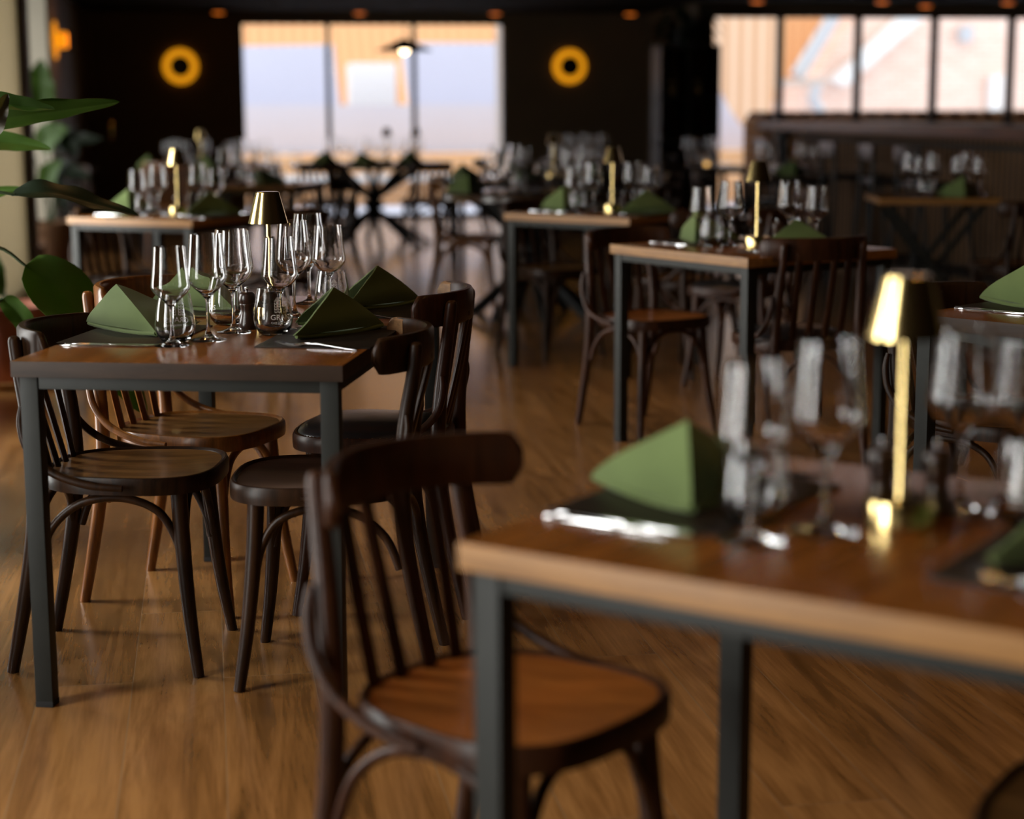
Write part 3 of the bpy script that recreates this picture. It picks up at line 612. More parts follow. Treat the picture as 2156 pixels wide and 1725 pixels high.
def logo_bm():                            # house crest over the word, wrapped round the tumbler later
    bm = newbm()
    for body, size, dy in (('GRANS', 0.0165, 0.0385), ('CAFE RESTAURANT', 0.0058, 0.0295)):
        me = text_mesh(body, size); b2 = newbm(); b2.from_mesh(me); bmesh.ops.translate(b2, verts=b2.verts, vec=(0, dy, 0)); tmp = bpy.data.meshes.new('tmp'); b2.to_mesh(tmp); b2.free(); bm.from_mesh(tmp)
    def r(x0, x1, y0, y1):
        vs = [bm.verts.new((x, y, 0)) for x, y in ((x0, y0), (x1, y0), (x1, y1), (x0, y1))]; bm.faces.new(vs)
    for sgn in (-1, 1):
        c = sgn * 0.0100
        for k in range(4):                # window grid of the crest
            for j in range(2): 
                x = c - 0.0075 + j * 0.0080; y = 0.0545 + k * 0.0062; r(x, x + 0.0062, y, y + 0.0012); r(x, x + 0.0012, y, y + 0.0052); r(x + .005, x + 0.0062, y, y + 0.0052)
        for j in range(4):
            y = 0.0800 + j * 0.0024; hw = 0.0078 - 0.0018 * j; r(c - hw, c + hw, y, y + 0.0013)
    bmesh.ops.triangulate(bm, faces=bm.faces[:]); 
    for _ in range(1): bmesh.ops.subdivide_edges(bm, edges=[e for e in bm.edges if e.calc_length() > 0.002], cuts=1, use_grid_fill=False)
    for v in bm.verts:
        x, z = v.co.x, v.co.y; r_ = tr(z) + 0.00025; a = x / 0.0425; v.co = Vector((r_ * math.sin(a), -r_ * math.cos(a), z))
    return bm
proto_print_bm = logo_bm(); proto_print = obj('printed_crest', proto_print_bm, M_etch, proto_tumbler, smooth=False)
tag(proto_print, 'white house crest and lettering on the glass')
# table lamp
def lamp():
    t = empty('table_lamp')
    bm = newbm(); lathe(bm, [(0, 0), (.044, 0), (.045, .001), (.045, .036), (.044, .0375), (0, .0375)], 48); obj('base', bm, M_brass, t)
    bm = newbm(); lathe(bm, [(0, .037), (.0075, .037), (.0065, .040), (.0058, .24), (.0058, .300), (0, .300)], 20); obj('pole', bm, M_brass, t)
    bm = newbm(); lathe(bm, [(.0485, .238), (.0285, .312), (.0270, .313), (0, .3135), (0, .312), (.0265, .3115), (.0472, .2385), (.0485, .238)], 56); obj('lamp_shade', bm, M_brass, t)
    return t
proto_lamp = lamp()
def mill():
    t = empty('pepper_mill')
    bm = newbm(); lathe(bm, [(0, 0), (.0205, 0), (.0215, .002), (.0215, .012), (.0205, .016), (.018, .026), (.0150, .038), (.0148, .046), (.0175, .055), (.0185, .058), (.0180, .060), (0, .060)], 28); obj('body', bm, M_mill, t)
    bm = newbm(); lathe(bm, [(0, .0605), (.0165, .0605), (.0195, .066), (.0200, .073), (.0185, .082), (.013, .087), (0, .088)], 28); obj('head', bm, M_mill, t)
    bm = newbm(); lathe(bm, [(0, .087), (.003, .087), (.003, .091), (.0052, .094), (.0050, .0985), (0, .100)], 16); obj('knob', bm, M_cut, t)
    return t
proto_mill = mill()
def napkin_parts(seed, L1=0.235, L2=0.255, hh=0.118, ax_=0.060, ay=0.0):
    rnd = random.Random(seed)
    def face(bm, A, B, C, bulge, n=12, sgn=1, th=0.0045):  # A apex, B ridge foot, C wing tip
        A, B, C = Vector(A), Vector(B), Vector(C); nr = (B - A).cross(C - A).normalized() * sgn
        grid = {}; grid2 = {}
        for i in range(n + 1):
            for j in range(n + 1 - i):
                a, b_, c = 1 - (i + j) / n, i / n, j / n
                p = A * a + B * b_ + C * c; q = bulge * (a * b_ * 1.2 + a * c * 3.0 + b_ * c * 2.4) + 0.0030 * math.sin(9 * b_ + 7 * c + seed)
                k_ = c / (c + 0.06) if c > 0 else 0.0
                s_ = p + nr * q * k_ + Vector((-1, 0, .35)) * (a * b_ * 0.022 * (1 - c) ** 3); s_.z = max(s_.z, 0.001)
                grid[i, j] = bm.verts.new(s_); s2 = s_ - nr * th * (.6 + .4 * k_) + Vector((.002, 0, -.001)) * (1 - k_); s2.z = max(s2.z, 0.0005); grid2[i, j] = bm.verts.new(s2)
        for i in range(n):
            for j in range(n - i):
                bm.faces.new((grid[i, j], grid[i + 1, j], grid[i, j + 1])); bm.faces.new((grid2[i, j], grid2[i, j + 1], grid2[i + 1, j]))
                if j < n - i - 1: bm.faces.new((grid[i + 1, j], grid[i + 1, j + 1], grid[i, j + 1])); bm.faces.new((grid2[i + 1, j], grid2[i, j + 1], grid2[i + 1, j + 1]))
        edges = [[(i, 0) for i in range(n + 1)], [(0, j) for j in range(n + 1)], [(i, n - i) for i in range(n + 1)]]
        for e in edges:
            for p, q in zip(e, e[1:]): bm.faces.new((grid[p], grid[q], grid2[q], grid2[p]))
    c30, s30 = math.cos(PI / 6), math.sin(PI / 6); Ap = (ax_, ay, hh); Rf = (0, 0, 0.010); W1 = (L1 * c30, L1 * s30, 0.012); W2 = (L2 * c30, -L2 * s30, 0.012)
    bm = newbm(); face(bm, Ap, Rf, W1, 0.015, sgn=-1); face(bm, Ap, Rf, W2, 0.012, sgn=1)
    bm2 = newbm()
    for W, sg in ((W1, 1), (W2, -1)):     # soft rolled fold under each face
        Wv = Vector(W); d = Wv.normalized()
        tube(bm2, [Vector((0.006, 0, .008)), Wv * .35 + Vector((0.004, 0, -.002)), Wv * .7 + Vector((.004, 0, -.003)), Wv * .97 + Vector((0, 0, -.003))], [.006, .0085, .0085, .005], 10, 6, flat=0.85, ref=(0, 0, 1))
    # flat inner layer closing the base
    prism(bm2, [Vector((.008, 0, .0005)), Vector((L1 * c30 * .93, L1 * s30 * .90, .0005)), Vector((L2 * c30 * .93, -L2 * s30 * .90, .0005))], (0, 0, .004))
    return bm, bm2
protos_n = []
for i, prm in enumerate(((0.242, 0.235, 0.118, 0.032, 0.004), (0.290, 0.215, 0.110, 0.140, 0.078))):
    a, b2 = napkin_parts(3 + i * 5, *prm); n_ = obj('folded_napkin', a, M_napkin, ang=35); obj('rolled_fold', b2, M_napkin, n_, ang=60); protos_n.append(n_)
def knife():
    bm = newbm()
    rings = []
    for x, w_, h_ in ((0, .0035, .0022), (.003, .0052, .0036), (.03, .0058, .0042), (.085, .0048, .0040), (.100, .0042, .0032)):
        rings.append([Vector((x, y, z)) for y, z in ((-w_, .0008), (w_, .0008), (w_ * 1.02, h_ * .6), (w_ * .80, h_), (-w_ * .80, h_), (-w_ * 1.02, h_ * .6))])
    loft(bm, rings); t = obj('knife', bm, M_cut)
    bm = newbm(); prism(bm, [Vector((.098, -.004, .0012)), Vector((.20, -.0085, .0012)), Vector((.215, -.002, .0012)), Vector((.218, .006, .0012)), Vector((.20, .0085, .0012)), Vector((.11, .0075, .0012)), Vector((.098, .004, .0012))], (0, 0, .0018)); obj('blade', bm, M_cut, t)
    return t
def fork():
    bm = newbm(); tube(bm, [(0, 0, .002), (.03, 0, .004), (.09, 0, .009), (.125, 0, .0085), (.14, 0, .005), (.148, 0, .004)], [.0052, .0060, .0035, .0030, .0075, .0115], 10, 5, flat=0.28, ref=(0, 0, 1)); t = obj('fork', bm, M_cut)
    for k in range(4):
        y = (-1.5 + k) * .0062; b2 = newbm(); tube(b2, [(.146, y * .9, .004), (.165, y, .003), (.185, y, .006), (.196, y * .95, .010)], [.0019, .0018, .0016, .0008], 8, 4, flat=.7, ref=(0, 0, 1)); obj('tine', b2, M_cut, t)
    return t
proto_knife = knife(); proto_fork = fork()
bm = newbm(); box(bm, -0.128, 0.128, -0.175, 0.175, 0, 0.0028, 0.0012); proto_mat = obj('placemat', bm, M_mat)
for p_ in [proto_wine, proto_wine_l, proto_tumbler, proto_lamp, proto_mill, proto_knife, proto_fork, proto_mat] + protos_n: freeze(p_)
used = set()
def put(proto, key, u, v, rz, label, cat, group=None, z=0.75):
    x, y, zz = TP(key, u, v, z + (0.0004 if z == 0.75 else 0)); rz = rz + TB[key][2]
    if proto.name not in used: used.add(proto.name); o = proto; o.location = (x, y, zz); o.rotation_euler = (0, 0, rz)
    else:
        o = copy_tree(proto, (x, y, zz), rz)
        for k_ in ('group',):
            if k_ in o: del o[k_]
    return tag(o, label, cat, group)
MATZ = 0.7529
def cover(key, side, vc, nm, mirror=False, npk=True, cutl=True, rot=None, u_off=0.0, nap=0, Rpos=None):
    """one place setting: side -1 sits at the u=0 edge, +1 at the u=W edge"""
    W = TB[key][3]; s = side; um = (0.122 + u_off) if s < 0 else W - 0.122 - u_off
    put(proto_mat, key, um, vc, 0, 'dark placemat %s' % nm, 'placemat', z=0.7501)
    if npk:
        R = Rpos or ((0.165, vc - 0.11) if s < 0 else (W - 0.035, vc + 0.13)); ang = rot if rot is not None else (math.radians(124) if s < 0 else math.radians(204))
        put(protos_n[nap], key, R[0], R[1], ang, 'green peaked napkin %s' % nm, 'napkin', z=MATZ)
    if cutl:
        kv = vc + s * 0.205
        fv = vc - s * 0.205
        e0 = 0.015 if s < 0 else W - 0.015; d = 0 if s < 0 else PI
        k1 = put(proto_knife, key, e0, kv, d + 0.02, 'outer knife of the pair %s' % nm, 'knife')
        k2 = put(proto_knife, key, e0 - s * 0.006, kv - s * 0.020, d - 0.02, 'inner knife of the pair %s' % nm, 'knife')
        for k_ in (k1, k2): k_.rotation_euler[0] = s * 0.035 * 1.0; k_.location.z += .0003
        put(proto_fork, key, e0, fv, d - 0.03 - (.3 if s > 0 else 0), 'outer fork of the pair %s' % nm, 'fork')
        put(proto_fork, key, e0 - s * 0.008, fv + s * 0.022, d + 0.03 - (.3 if s > 0 else 0), 'inner fork of the pair %s' % nm, 'fork')
# table A: four covers, eight wine glasses
cover('A', -1, 0.445, 'at the near left of the sharp table', Rpos=(0.188, 0.385), rot=math.radians(112), nap=1)
cover('A', +1, 0.425, 'at the near right of the sharp table', Rpos=(0.672, 0.590), rot=math.radians(207), nap=1)
cover('A', -1, 0.985, 'at the far left of the sharp table', Rpos=(0.235, 0.87), rot=math.radians(124), nap=1, u_off=0.01)
cover('A', +1, 0.985, 'at the far right of the sharp table', Rpos=(0.665, 1.14), rot=math.radians(207), nap=1)
WA = [(0.262, 0.268, 0, 'small wine glass nearest the camera, before the printed tumbler, sharp table'),
      (0.315, 0.365, 1, 'large wine glass second from the left on the sharp table'),
      (0.332, 0.512, 1, 'large wine glass beside the pepper mill on the sharp table'),
      (0.432, 0.560, 0, 'small wine glass whose stem rises through the printed tumbler before the lamp'),
      (0.268, 0.770, 0, 'wine glass with its foot left of the pepper mill, half hidden, sharp table'),
      (0.398, 0.830, 1, 'large wine glass directly behind the brass lamp pole, sharp table'),
      (0.368, 1.120, 1, 'wine glass standing alone right of the brass lamp shade, sharp table'),
      (0.455, 0.975, 0, 'rightmost wine glass of the sharp table, above the rear tumbler')]
for u, v, big, lb in WA: put(proto_wine_l if big else proto_wine, 'A', u, v, 0, lb, 'wine glass')
put(proto_tumbler, 'A', 0.250, 0.330, PI + .2, 'printed stemless tumbler left of the front wine glass, lettering reversed', 'tumbler')
put(proto_tumbler, 'A', 0.435, 0.478, 0.75, 'printed stemless tumbler before the brass lamp beside the napkin', 'tumbler')
put(proto_tumbler, 'A', 0.475, 0.915, 0.6, 'printed tumbler behind the right green napkins on the sharp table', 'tumbler')
put(proto_tumbler, 'A', 0.275, 0.660, -1.0, 'printed tumbler half hidden behind the pepper mill at its left', 'tumbler')
put(proto_mill, 'A', 0.348, 0.575, 0, 'dark wooden pepper mill left of the brass lamp, sharp table', 'pepper mill')
put(proto_mill, 'A', 0.398, 0.590, 0, 'dark wooden salt mill seen through the printed tumbler, sharp table', 'pepper mill')
put(proto_lamp, 'A', 0.362, 0.735, 0, 'shiny brass table lamp in sharp focus on the left table', 'lamp')
# two-seat layouts
def two_seat(key, nm, mills=True, full=True, lampy=True, group_far=False, right_cover=True, cutl=True, dv=0.0):
    W = TB[key][3]; L = TB[key][4]; c = (W / 2, L / 2); s = W / 0.78
    cover(key, -1, 0.375 + dv, 'at the left of %s' % nm, cutl=cutl, Rpos=(0.172 * s, 0.268 + dv))
    if right_cover: cover(key, +1, L - 0.375 - dv, 'at the right of %s' % nm, nap=1, cutl=cutl)
    for (u, v, q) in ((.291, .20, 'first'), (.345, .291, 'second'), (.438, .498, 'third'), (.489, .585, 'fourth')):
        put(proto_wine if q in ('first', 'fourth') else proto_wine_l, key, u * s, v, 0, 'wine glass, %s from the left on %s' % (q, nm), 'wine glass')
    put(proto_tumbler, key, .252 * s, .285, 2.6, 'stemless tumbler at the left of %s' % nm, 'tumbler')
    put(proto_tumbler, key, .535 * s, .475, 0.4, 'stemless tumbler at the right of %s' % nm, 'tumbler')
    if lampy: put(proto_lamp, key, .412 * s, .365, 0, 'brass table lamp on %s' % nm, 'lamp')
    if mills:
        put(proto_mill, key, .362 * s, .422, 0, 'dark wooden mill left of the lamp on %s' % nm, 'pepper mill')
        put(proto_mill, key, .425 * s, .450, 0, 'dark wooden mill right of the lamp on %s' % nm, 'pepper mill')
two_seat('B', 'the blurred nearest table')
two_seat('D', 'the middle-right table')
two_seat('C', 'the small centre table behind the aisle')
two_seat('E', 'the table behind the plant leaf')
two_seat('L', 'the right-edge table', lampy=False, mills=False)
ORD = ['first', 'second', 'third', 'fourth', 'fifth', 'sixth', 'seventh', 'eighth', 'ninth', 'tenth']
def cluster(key, nm, gl, tum, lamps=(), naps=(), mats=()):
    for i, (u, v, b_) in enumerate(sorted(gl)): put(proto_wine_l if b_ else proto_wine, key, u, v, 0, '%s wine glass from the left on %s' % (ORD[i], nm), 'wine glass', 'wine glasses on %s' % nm)
    for i, (u, v) in enumerate(tum): put(proto_tumbler, key, u, v, 1.0, '%s stemless tumbler from the left on %s' % (ORD[i], nm), 'tumbler', 'tumblers on %s' % nm)
    for i, (u, v) in enumerate(lamps): put(proto_lamp, key, u, v, 0, ['small brass lamp on %s', 'second small brass lamp, right on %s'][i] % nm if len(lamps) < 2 else ['left small lamp silhouetted on %s', 'right small lamp silhouetted on %s'][i] % nm, 'lamp')
    for i, (u, v, r) in enumerate(naps): put(protos_n[i % 2], key, u, v, r, 'green folded napkin, %s on %s' % (('leftmost', 'second from left', 'third from left', 'rightmost')[i], nm), 'napkin', z=0.7503)
cluster('F', 'the dark table in the middle distance', [(.25, .25, 1), (.32, .35, 0), (.42, .42, 1), (.50, .3, 0), (.72, .32, 1), (.80, .25, 0), (.92, .3, 1), (.98, .42, 0)], [(.36, .22), (.62, .28), (.9, .2)], [(.70, .50)], [(.08, .06, 1.5), (.50, .08, 1.5), (1.0, .1, 1.6)])
cluster('E2', 'the farthest left table', [(.30, .3, 1), (.38, .4, 0), (.55, .3, 1), (.75, .35, 0), (.85, .3, 1), (.95, .4, 0), (1.05, .3, 1), (.22, .4, 0)], [(.45, .25), (.8, .25)], [(.50, .45)], [(.10, .1, 1.6), (.62, .1, 1.6)])
cluster('E3', 'the crowded table left of the far window', [(.2, .2, 1), (.28, .3, 0), (.38, .4, 1), (.48, .3, 0), (.55, .2, 1), (.62, .4, 0)], [(.33, .2), (.5, .42)], (), [(.08, .1, 1.6), (.5, .1, 1.6)])
cluster('G', 'the round table before the far window', [(.12, .3, 0), (.22, .2, 1), (.3, .35, 0), (.42, .5, 1), (.55, .4, 0), (.65, .3, 1), (.75, .5, 0), (.85, .3, 1), (.48, .2, 0), (.92, .45, 0)], [(.35, .2), (.6, .2), (.8, .25)], [(.62, .55), (.88, .62)] , [(.10, .16, 1.7), (.50, -.10, 1.6), (.85, .14, 1.6)])
cluster('F2', 'the round table behind the small centre table', [(.15, .3, 1), (.25, .2, 0), (.6, .3, 1), (.68, .2, 0)], [(.3, .3)], (), [(.0, .12, 1.7)])
cluster('H', 'the small table under the right wall light', [(.20, .3, 1), (.28, .4, 0), (.36, .3, 1), (.44, .4, 0), (.52, .3, 1)], [(.3, .25), (.46, .25)])
cluster('I', 'the small table before the cabinet', [(.30, .3, 1), (.38, .4, 0), (.50, .3, 1), (.58, .4, 0)], [(.42, .25)])
cluster('J', 'the dark table near the end of the bar', [(.10, .3, 1), (.18, .4, 0), (.38, .3, 1), (.44, .4, 0), (.49, .3, 0)], [(.20, .25)], (), [(.30, .08, 1.6)])
cluster('K', 'the cross-legged table before the bar', [(.20, .25, 1), (.28, .35, 0), (.34, .28, 1), (.48, .3, 0), (.55, .4, 1), (.60, .3, 0)], [(.28, .2)], (), [(.47, .06, 1.6)])
bm = newbm(); lathe(bm, [(0, 0), (.028, 0), (.034, .03), (.032, .055), (.029, .055), (.030, .03), (.024, .005), (0, .005)], 24); o = obj('tealight_holder', bm, M_glass); o.location = TP('I', .42, .12); tag(o, 'small glass tealight glowing on the table before the cabinet', 'candle')
bm = newbm(); lathe(bm, [(0, .006), (.020, .006), (.020, .03), (0, .032)], 16); obj('candle', bm, M_candle, o)

# more chairs in the far half
for k, (src, x, y, rz, lb) in enumerate([
        (ch_dark, -2.12, 16.2, 0.2, 'black silhouetted chair at the left of the round table before the far window'),
        (ch_dark, -1.60, 15.75, 1.3, 'black silhouetted chair seen from behind, left of the splayed legs'),
        (ch_dark, -0.75, 15.75, 1.9, 'black silhouetted chair right of the splayed table legs by the window'),
        (ch_dark, -0.45, 16.6, 3.0, 'black chair at the right of the round window table'),
        (ch_dark, -1.30, 12.2, 2.9, 'dark chair at the right of the crowded glass table'),
        (ch_dark, -3.35, 15.2, 0.1, 'dark chair at the left of the farthest left table'),
        (ch_or, -2.75, 14.75, 1.5, 'brown chair before the farthest left table'),
        (ch_dks, 0.42, 12.35, 1.7, 'dark chair before the dark middle-distance table, left one'),
        (ch_dks, 0.95, 12.75, 3.1, 'dark chair at the right end of the dark middle-distance table'),
        (ch_dark, 0.78, 11.05, 2.8, 'dark chair right of the round table behind the small centre table'),
        (ch_dark, 0.25, 17.05, 0.1, 'dark chair left of the small table under the right wall light'),
        (ch_dark, 1.30, 17.2, 3.0, 'dark chair right of the small table under the right wall light'),
        (ch_dark, 1.10, 15.4, 0.2, 'dark chair left of the small table before the cabinet'),
        (ch_dark, 2.15, 15.6, 3.1, 'dark chair right of the small table before the cabinet'),
        (ch_dark, 1.58, 13.2, 0.1, 'dark chair left of the table near the end of the bar'),
        (ch_fg, 1.93, 10.45, 0.05, 'red brown chair at the left of the cross-legged table'),
        (ch_dark, 2.58, 9.25, 1.9, 'dark slatted chair before the cross-legged table, far right')]):
    chair(src, x, y, rz, lb)

# ------------------------------------------------------------------ the bar
br = empty('bar_counter', (0, 0, 0), AX); tag(br, 'long bar counter with ribbed walnut front at right', 'bar')
bm = newbm(); box(bm, 4.47, 5.25, 7.0, 14.45, 1.055, 1.13, 0.006); obj('worktop', bm, wood('bar walnut top', (0.04, 0.014, 0.008), (0.13, 0.048, 0.026), 0.35, 'Y', 0.6), br)
bm = newbm(); box(bm, 4.72, 5.2, 7.0, 14.0, 0.0, 1.055); obj('front_panel', bm, M_slat, br)
bm = newbm(); box(bm, 4.66, 4.715, 7.0, 14.0, 0.985, 1.01, 0.004); obj('shelf_rail', bm, M_steel, br)
bm = newbm(); tube(bm, [(4.68, 7.0, .2), (4.68, 14.0, .2)], .022, 12, 2); obj('foot_rail', bm, M_blacksteel, br)
bm = newbm(); lathe(bm, [(0, 0), (.16, 0), (.16, .015), (.03, .03), (.03, 1.0), (.10, 1.03), (.10, 1.055), (0, 1.055)], 20, 4.64, 14.22); obj('leg', bm, M_blacksteel, br)
def stool(label):
    t = empty('bar_stool'); tag(t, label, 'stool', 'black bar stools along the bar')
    bm = newbm(); box(bm, -.17, .17, -.18, .18, .74, .78, 0.015); obj('seat', bm, M_leather, t)
    for a in (-1, 1):
        for b_ in (-1, 1):
            bm = newbm(); top = 1.0 if a < 0 else .74
            tube(bm, [(a * .22, b_ * .20, 0), (a * .17, b_ * .165, .74), (a * .175, b_ * .16, top)] if a < 0 else [(a * .22, b_ * .20, 0), (a * .155, b_ * .16, .74)], .014, 8, 3); obj('leg', bm, M_blacksteel, t)
    bm = newbm(); box(bm, -.19, -.165, -.19, .19, .90, 1.0, .008); obj('backrest', bm, M_leather, t)
    for z in (.25,):
        bm = newbm()
        for a, b_ in (((-.205, -.19), (.20, -.19)), ((.20, -.19), (.20, .19)), ((.20, .19), (-.205, .19)), ((-.205, .19), (-.205, -.19))): bar(bm, (*a, z), (*b_, z), .016, .016)
        obj('foot_ring', bm, M_blacksteel, t)
    return t
st = stool('black bar stool at the bar, farthest one'); st.location = RW(4.46, 13.7); st.rotation_euler = (0, 0, AX); freeze(st)
for v, nm in ((12.15, 'second from the far end'), (11.4, 'third from the far end'), (10.7, 'nearest one in view')):
    c = copy_tree(st, RW(4.46, v), AX + random.uniform(-.15, .15)); c['label'] = 'black bar stool at the bar, %s' % nm

# ------------------------------------------------------------------ cabinet with plant
cb = empty('shelf_cabinet', (0, 0, 0), AX); tag(cb, 'tall dark open shelf cabinet between the wall and the right windows', 'cabinet')
CU0, CU1, CV0, CV1 = 4.50, 5.12, 17.8, 18.2
bm = newbm()
for u in (CU0, 4.80, CU1 - .03): box(bm, u, u + .03, CV0, CV1, 0, 1.85)
obj('upright', bm, M_frame, cb)
bm = newbm(); box(bm, CU0, CU1, CV1 - .01, CV1, 0, 1.85); obj('back_panel', bm, M_slat, cb)
for z in (0.03, 0.45, 0.85, 1.30, 1.82):
    bm = newbm(); box(bm, CU0, CU1, CV0, CV1, z, z + .03); obj('shelf', bm, M_frame, cb)
for (u, z, r, h, m_, lb) in ((4.66, 1.33, .045, .16, M_brass, 'small gold vase on the upper cabinet shelf, left'), (4.93, 1.33, .05, .18, M_brass, 'small gold vase on the upper cabinet shelf, right'), (4.62, .88, .06, .07, M_whitefr, 'pale bowl on the middle cabinet shelf')):
    bm = newbm(); lathe(bm, [(0, 0), (r * .6, 0), (r, h * .4), (r * .55, h * .8), (r * .6, h), (r * .5, h), (r * .45, h * .8), (r * .9, h * .4), (0, h * .05)], 24); o = obj('vase', bm, m_); o.location = RW(u, 18.0, z); tag(o, lb, 'vase' if 'vase' in lb else 'bowl')
# ------------------------------------------------------------------ plants
def leaf_bm(pts, width, seed=0, fold=0.25, wav=0.05, n=26, up=(0, 0, 1), tipsharp=1.0):
    rnd = random.Random(seed); P = catmull(pts, max(2, n // (len(pts) - 1))); bm = newbm(); rows = []; m = len(P); upv = Vector(up)
    for i, p in enumerate(P):
        t = i / (m - 1); T_ = (P[min(i + 1, m - 1)] - P[max(i - 1, 0)]).normalized(); side = T_.cross(upv)
        side = side.normalized() if side.length > 1e-4 else Vector((0, 1, 0)); nn = side.cross(T_)
        wd = width * (math.sin(PI * min(1, t ** 0.62)) ** 0.75 if 0 < t < 1 else 0.0) + 0.0008; row = []
        for k in (-1, -.75, -.5, -.22, -.03, .03, .22, .5, .75, 1):
            wz = wav * wd * math.sin(18 * t + seed + (2 if k > 0 else 0)) * abs(k) ** 2
            row.append((p + side * wd * k * .5 * (1 + .05 * math.sin(23 * t + seed * k)) + nn * (abs(k) * fold * wd * .5 + wz - (0.0015 if abs(k) < .1 else 0)), nn))
        rows.append(row)
    th = 0.0009; A = [[bm.verts.new(q) for q, _ in r] for r in rows]; B = [[bm.verts.new(q - nn * th) for q, nn in r] for r in rows]; K = len(A[0])
    for i in range(m - 1):
        for k in range(K - 1):
            bm.faces.new((A[i][k], A[i][k + 1], A[i + 1][k + 1], A[i + 1][k])); bm.faces.new((B[i][k], B[i + 1][k], B[i + 1][k + 1], B[i][k + 1]))
        for k in (0, K - 1): bm.faces.new((A[i][k], A[i + 1][k], B[i + 1][k], B[i][k]))
    return bm
def plant(name, root, label, leaves, cat='plant', group=None, potfn=None):
    t = empty(name, root); tag(t, label, cat, group); inv = Vector(root)
    if potfn: potfn(t)
    for (stem, blade, wd, m_, kw) in leaves:
        b = newbm(); tube(b, [Vector(p) - inv for p in stem], [.008, .006, .004], 8, 6); s = obj('stem', b, M_stem, t)
        obj('leaf', leaf_bm([Vector(p) - inv for p in blade], wd, **kw), m_, s, ang=80)
    return t
def pot_terra(R, h, m_=None, tray=False):
    def f(t):
        bm = newbm(); lathe(bm, [(0, 0.02), (R * .68, 0.02), (R * .72, .03), (R * .95, h - .09), (R * .96, h - .075), (R * 1.06, h - .07), (R * 1.08, h), (R * .98, h), (R * .90, h - .06), (0, h - .06)], 40); obj('pot', bm, m_ or M_terra, t)
        bm = newbm(); lathe(bm, [(0, h - .06), (R * .9, h - .058), (R * .5, h - .045), (0, h - .04)], 24); obj('soil', bm, M_soil, t)
        if tray: bm = newbm(); lathe(bm, [(0, 0), (R * 1.15, 0), (R * 1.2, .035), (R * 1.1, .035), (R * 1.05, .02), (0, .02)], 40); obj('tray', bm, M_traywood, t)
    return f
r1 = (-1.80, 4.98, 0); s0 = (-1.80, 4.98, .30)
plant('potted_plant', r1, 'large-leaved green plant reaching in from the left edge beside the sharp table', [
    ([s0, (-1.72, 4.9, .8), (-1.52, 4.75, 1.20)], [(-1.52, 4.75, 1.20), (-1.30, 4.74, 1.243), (-1.16, 4.77, 1.262), (-1.028, 4.80, 1.281)], 0.085, M_leaf, dict(seed=1, fold=.15, up=(0.1, .75, .65), wav=.02)),
    ([s0, (-1.70, 4.9, .8), (-1.48, 4.70, 1.18)], [(-1.50, 4.70, 1.20), (-1.33, 4.66, 1.272), (-1.24, 4.66, 1.270), (-1.165, 4.66, 1.262)], 0.065, M_leaf, dict(seed=2, fold=.3, up=(0.1, -.7, .7))),
    ([s0, (-1.75, 5.0, .8), (-1.66, 5.15, 1.12)], [(-1.66, 5.15, 1.12), (-1.52, 5.18, 1.165), (-1.42, 5.2, 1.165), (-1.315, 5.2, 1.148)], 0.085, M_leaf, dict(seed=3, fold=.2, up=(0, -.75, .65))),
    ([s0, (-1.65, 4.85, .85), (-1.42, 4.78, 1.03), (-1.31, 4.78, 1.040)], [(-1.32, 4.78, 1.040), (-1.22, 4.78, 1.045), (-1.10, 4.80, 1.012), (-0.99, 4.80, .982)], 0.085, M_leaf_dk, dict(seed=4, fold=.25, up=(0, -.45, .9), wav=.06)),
    ([s0, (-1.62, 4.85, .8), (-1.42, 4.88, .895), (-1.325, 4.9, .842)], [(-1.325, 4.9, .842), (-1.235, 4.92, .765), (-1.165, 4.94, .655), (-1.10, 4.97, .53), (-1.028, 5.0, .412)], 0.175, M_leaf, dict(seed=5, fold=.12, up=(.45, -.75, .45), wav=.07)),
    ([s0, (-1.7, 5.1, .7), (-1.60, 5.2, .98)], [(-1.60, 5.2, .98), (-1.52, 5.2, 1.01), (-1.44, 5.2, 1.03), (-1.37, 5.2, 1.025)], 0.05, M_leaf, dict(seed=6, fold=.2, up=(0, -.6, .7))),
    ([s0, (-1.68, 4.7, .8), (-1.45, 4.62, 1.12)], [(-1.325, 4.62, 1.19), (-1.30, 4.61, 1.235), (-1.285, 4.61, 1.27), (-1.272, 4.62, 1.30)], 0.045, M_leaf_dead, dict(seed=7, fold=1.2, up=(.3, -.9, .1), wav=.25)),
    ([s0, (-1.60, 4.9, .6), (-1.42, 5.0, .74)], [(-1.42, 5.0, .74), (-1.38, 5.0, .70), (-1.33, 5.0, .62), (-1.30, 5.02, .58)], 0.06, M_leaf, dict(seed=8, up=(0, -.8, .5))),
], potfn=pot_terra(.19, .38))
r2 = (-2.30, 8.25, 0); s2 = (-2.30, 8.25, .33)
plant('potted_plant', r2, 'plant in a terracotta pot on a round wooden tray at the left edge', [
    ([s2, (-2.35, 8.2, .5), (-2.42, 8.15, .62)], [(-2.42, 8.15, .60), (-2.36, 8.1, .58), (-2.32, 8.1, .50), (-2.30, 8.1, .42)], 0.12, M_leaf, dict(seed=11, up=(0, -1, .3))),
    ([s2, (-2.42, 8.3, .6), (-2.52, 8.3, .95)], [(-2.52, 8.3, .95), (-2.55, 8.3, 1.1), (-2.6, 8.3, 1.2), (-2.66, 8.3, 1.22)], 0.14, M_leaf, dict(seed=12, up=(0, -1, .3))),
], potfn=pot_terra(.20, .37, tray=True))
r3 = (-3.66, 14.3, 0); s3 = (-3.66, 14.3, .32); L3 = []
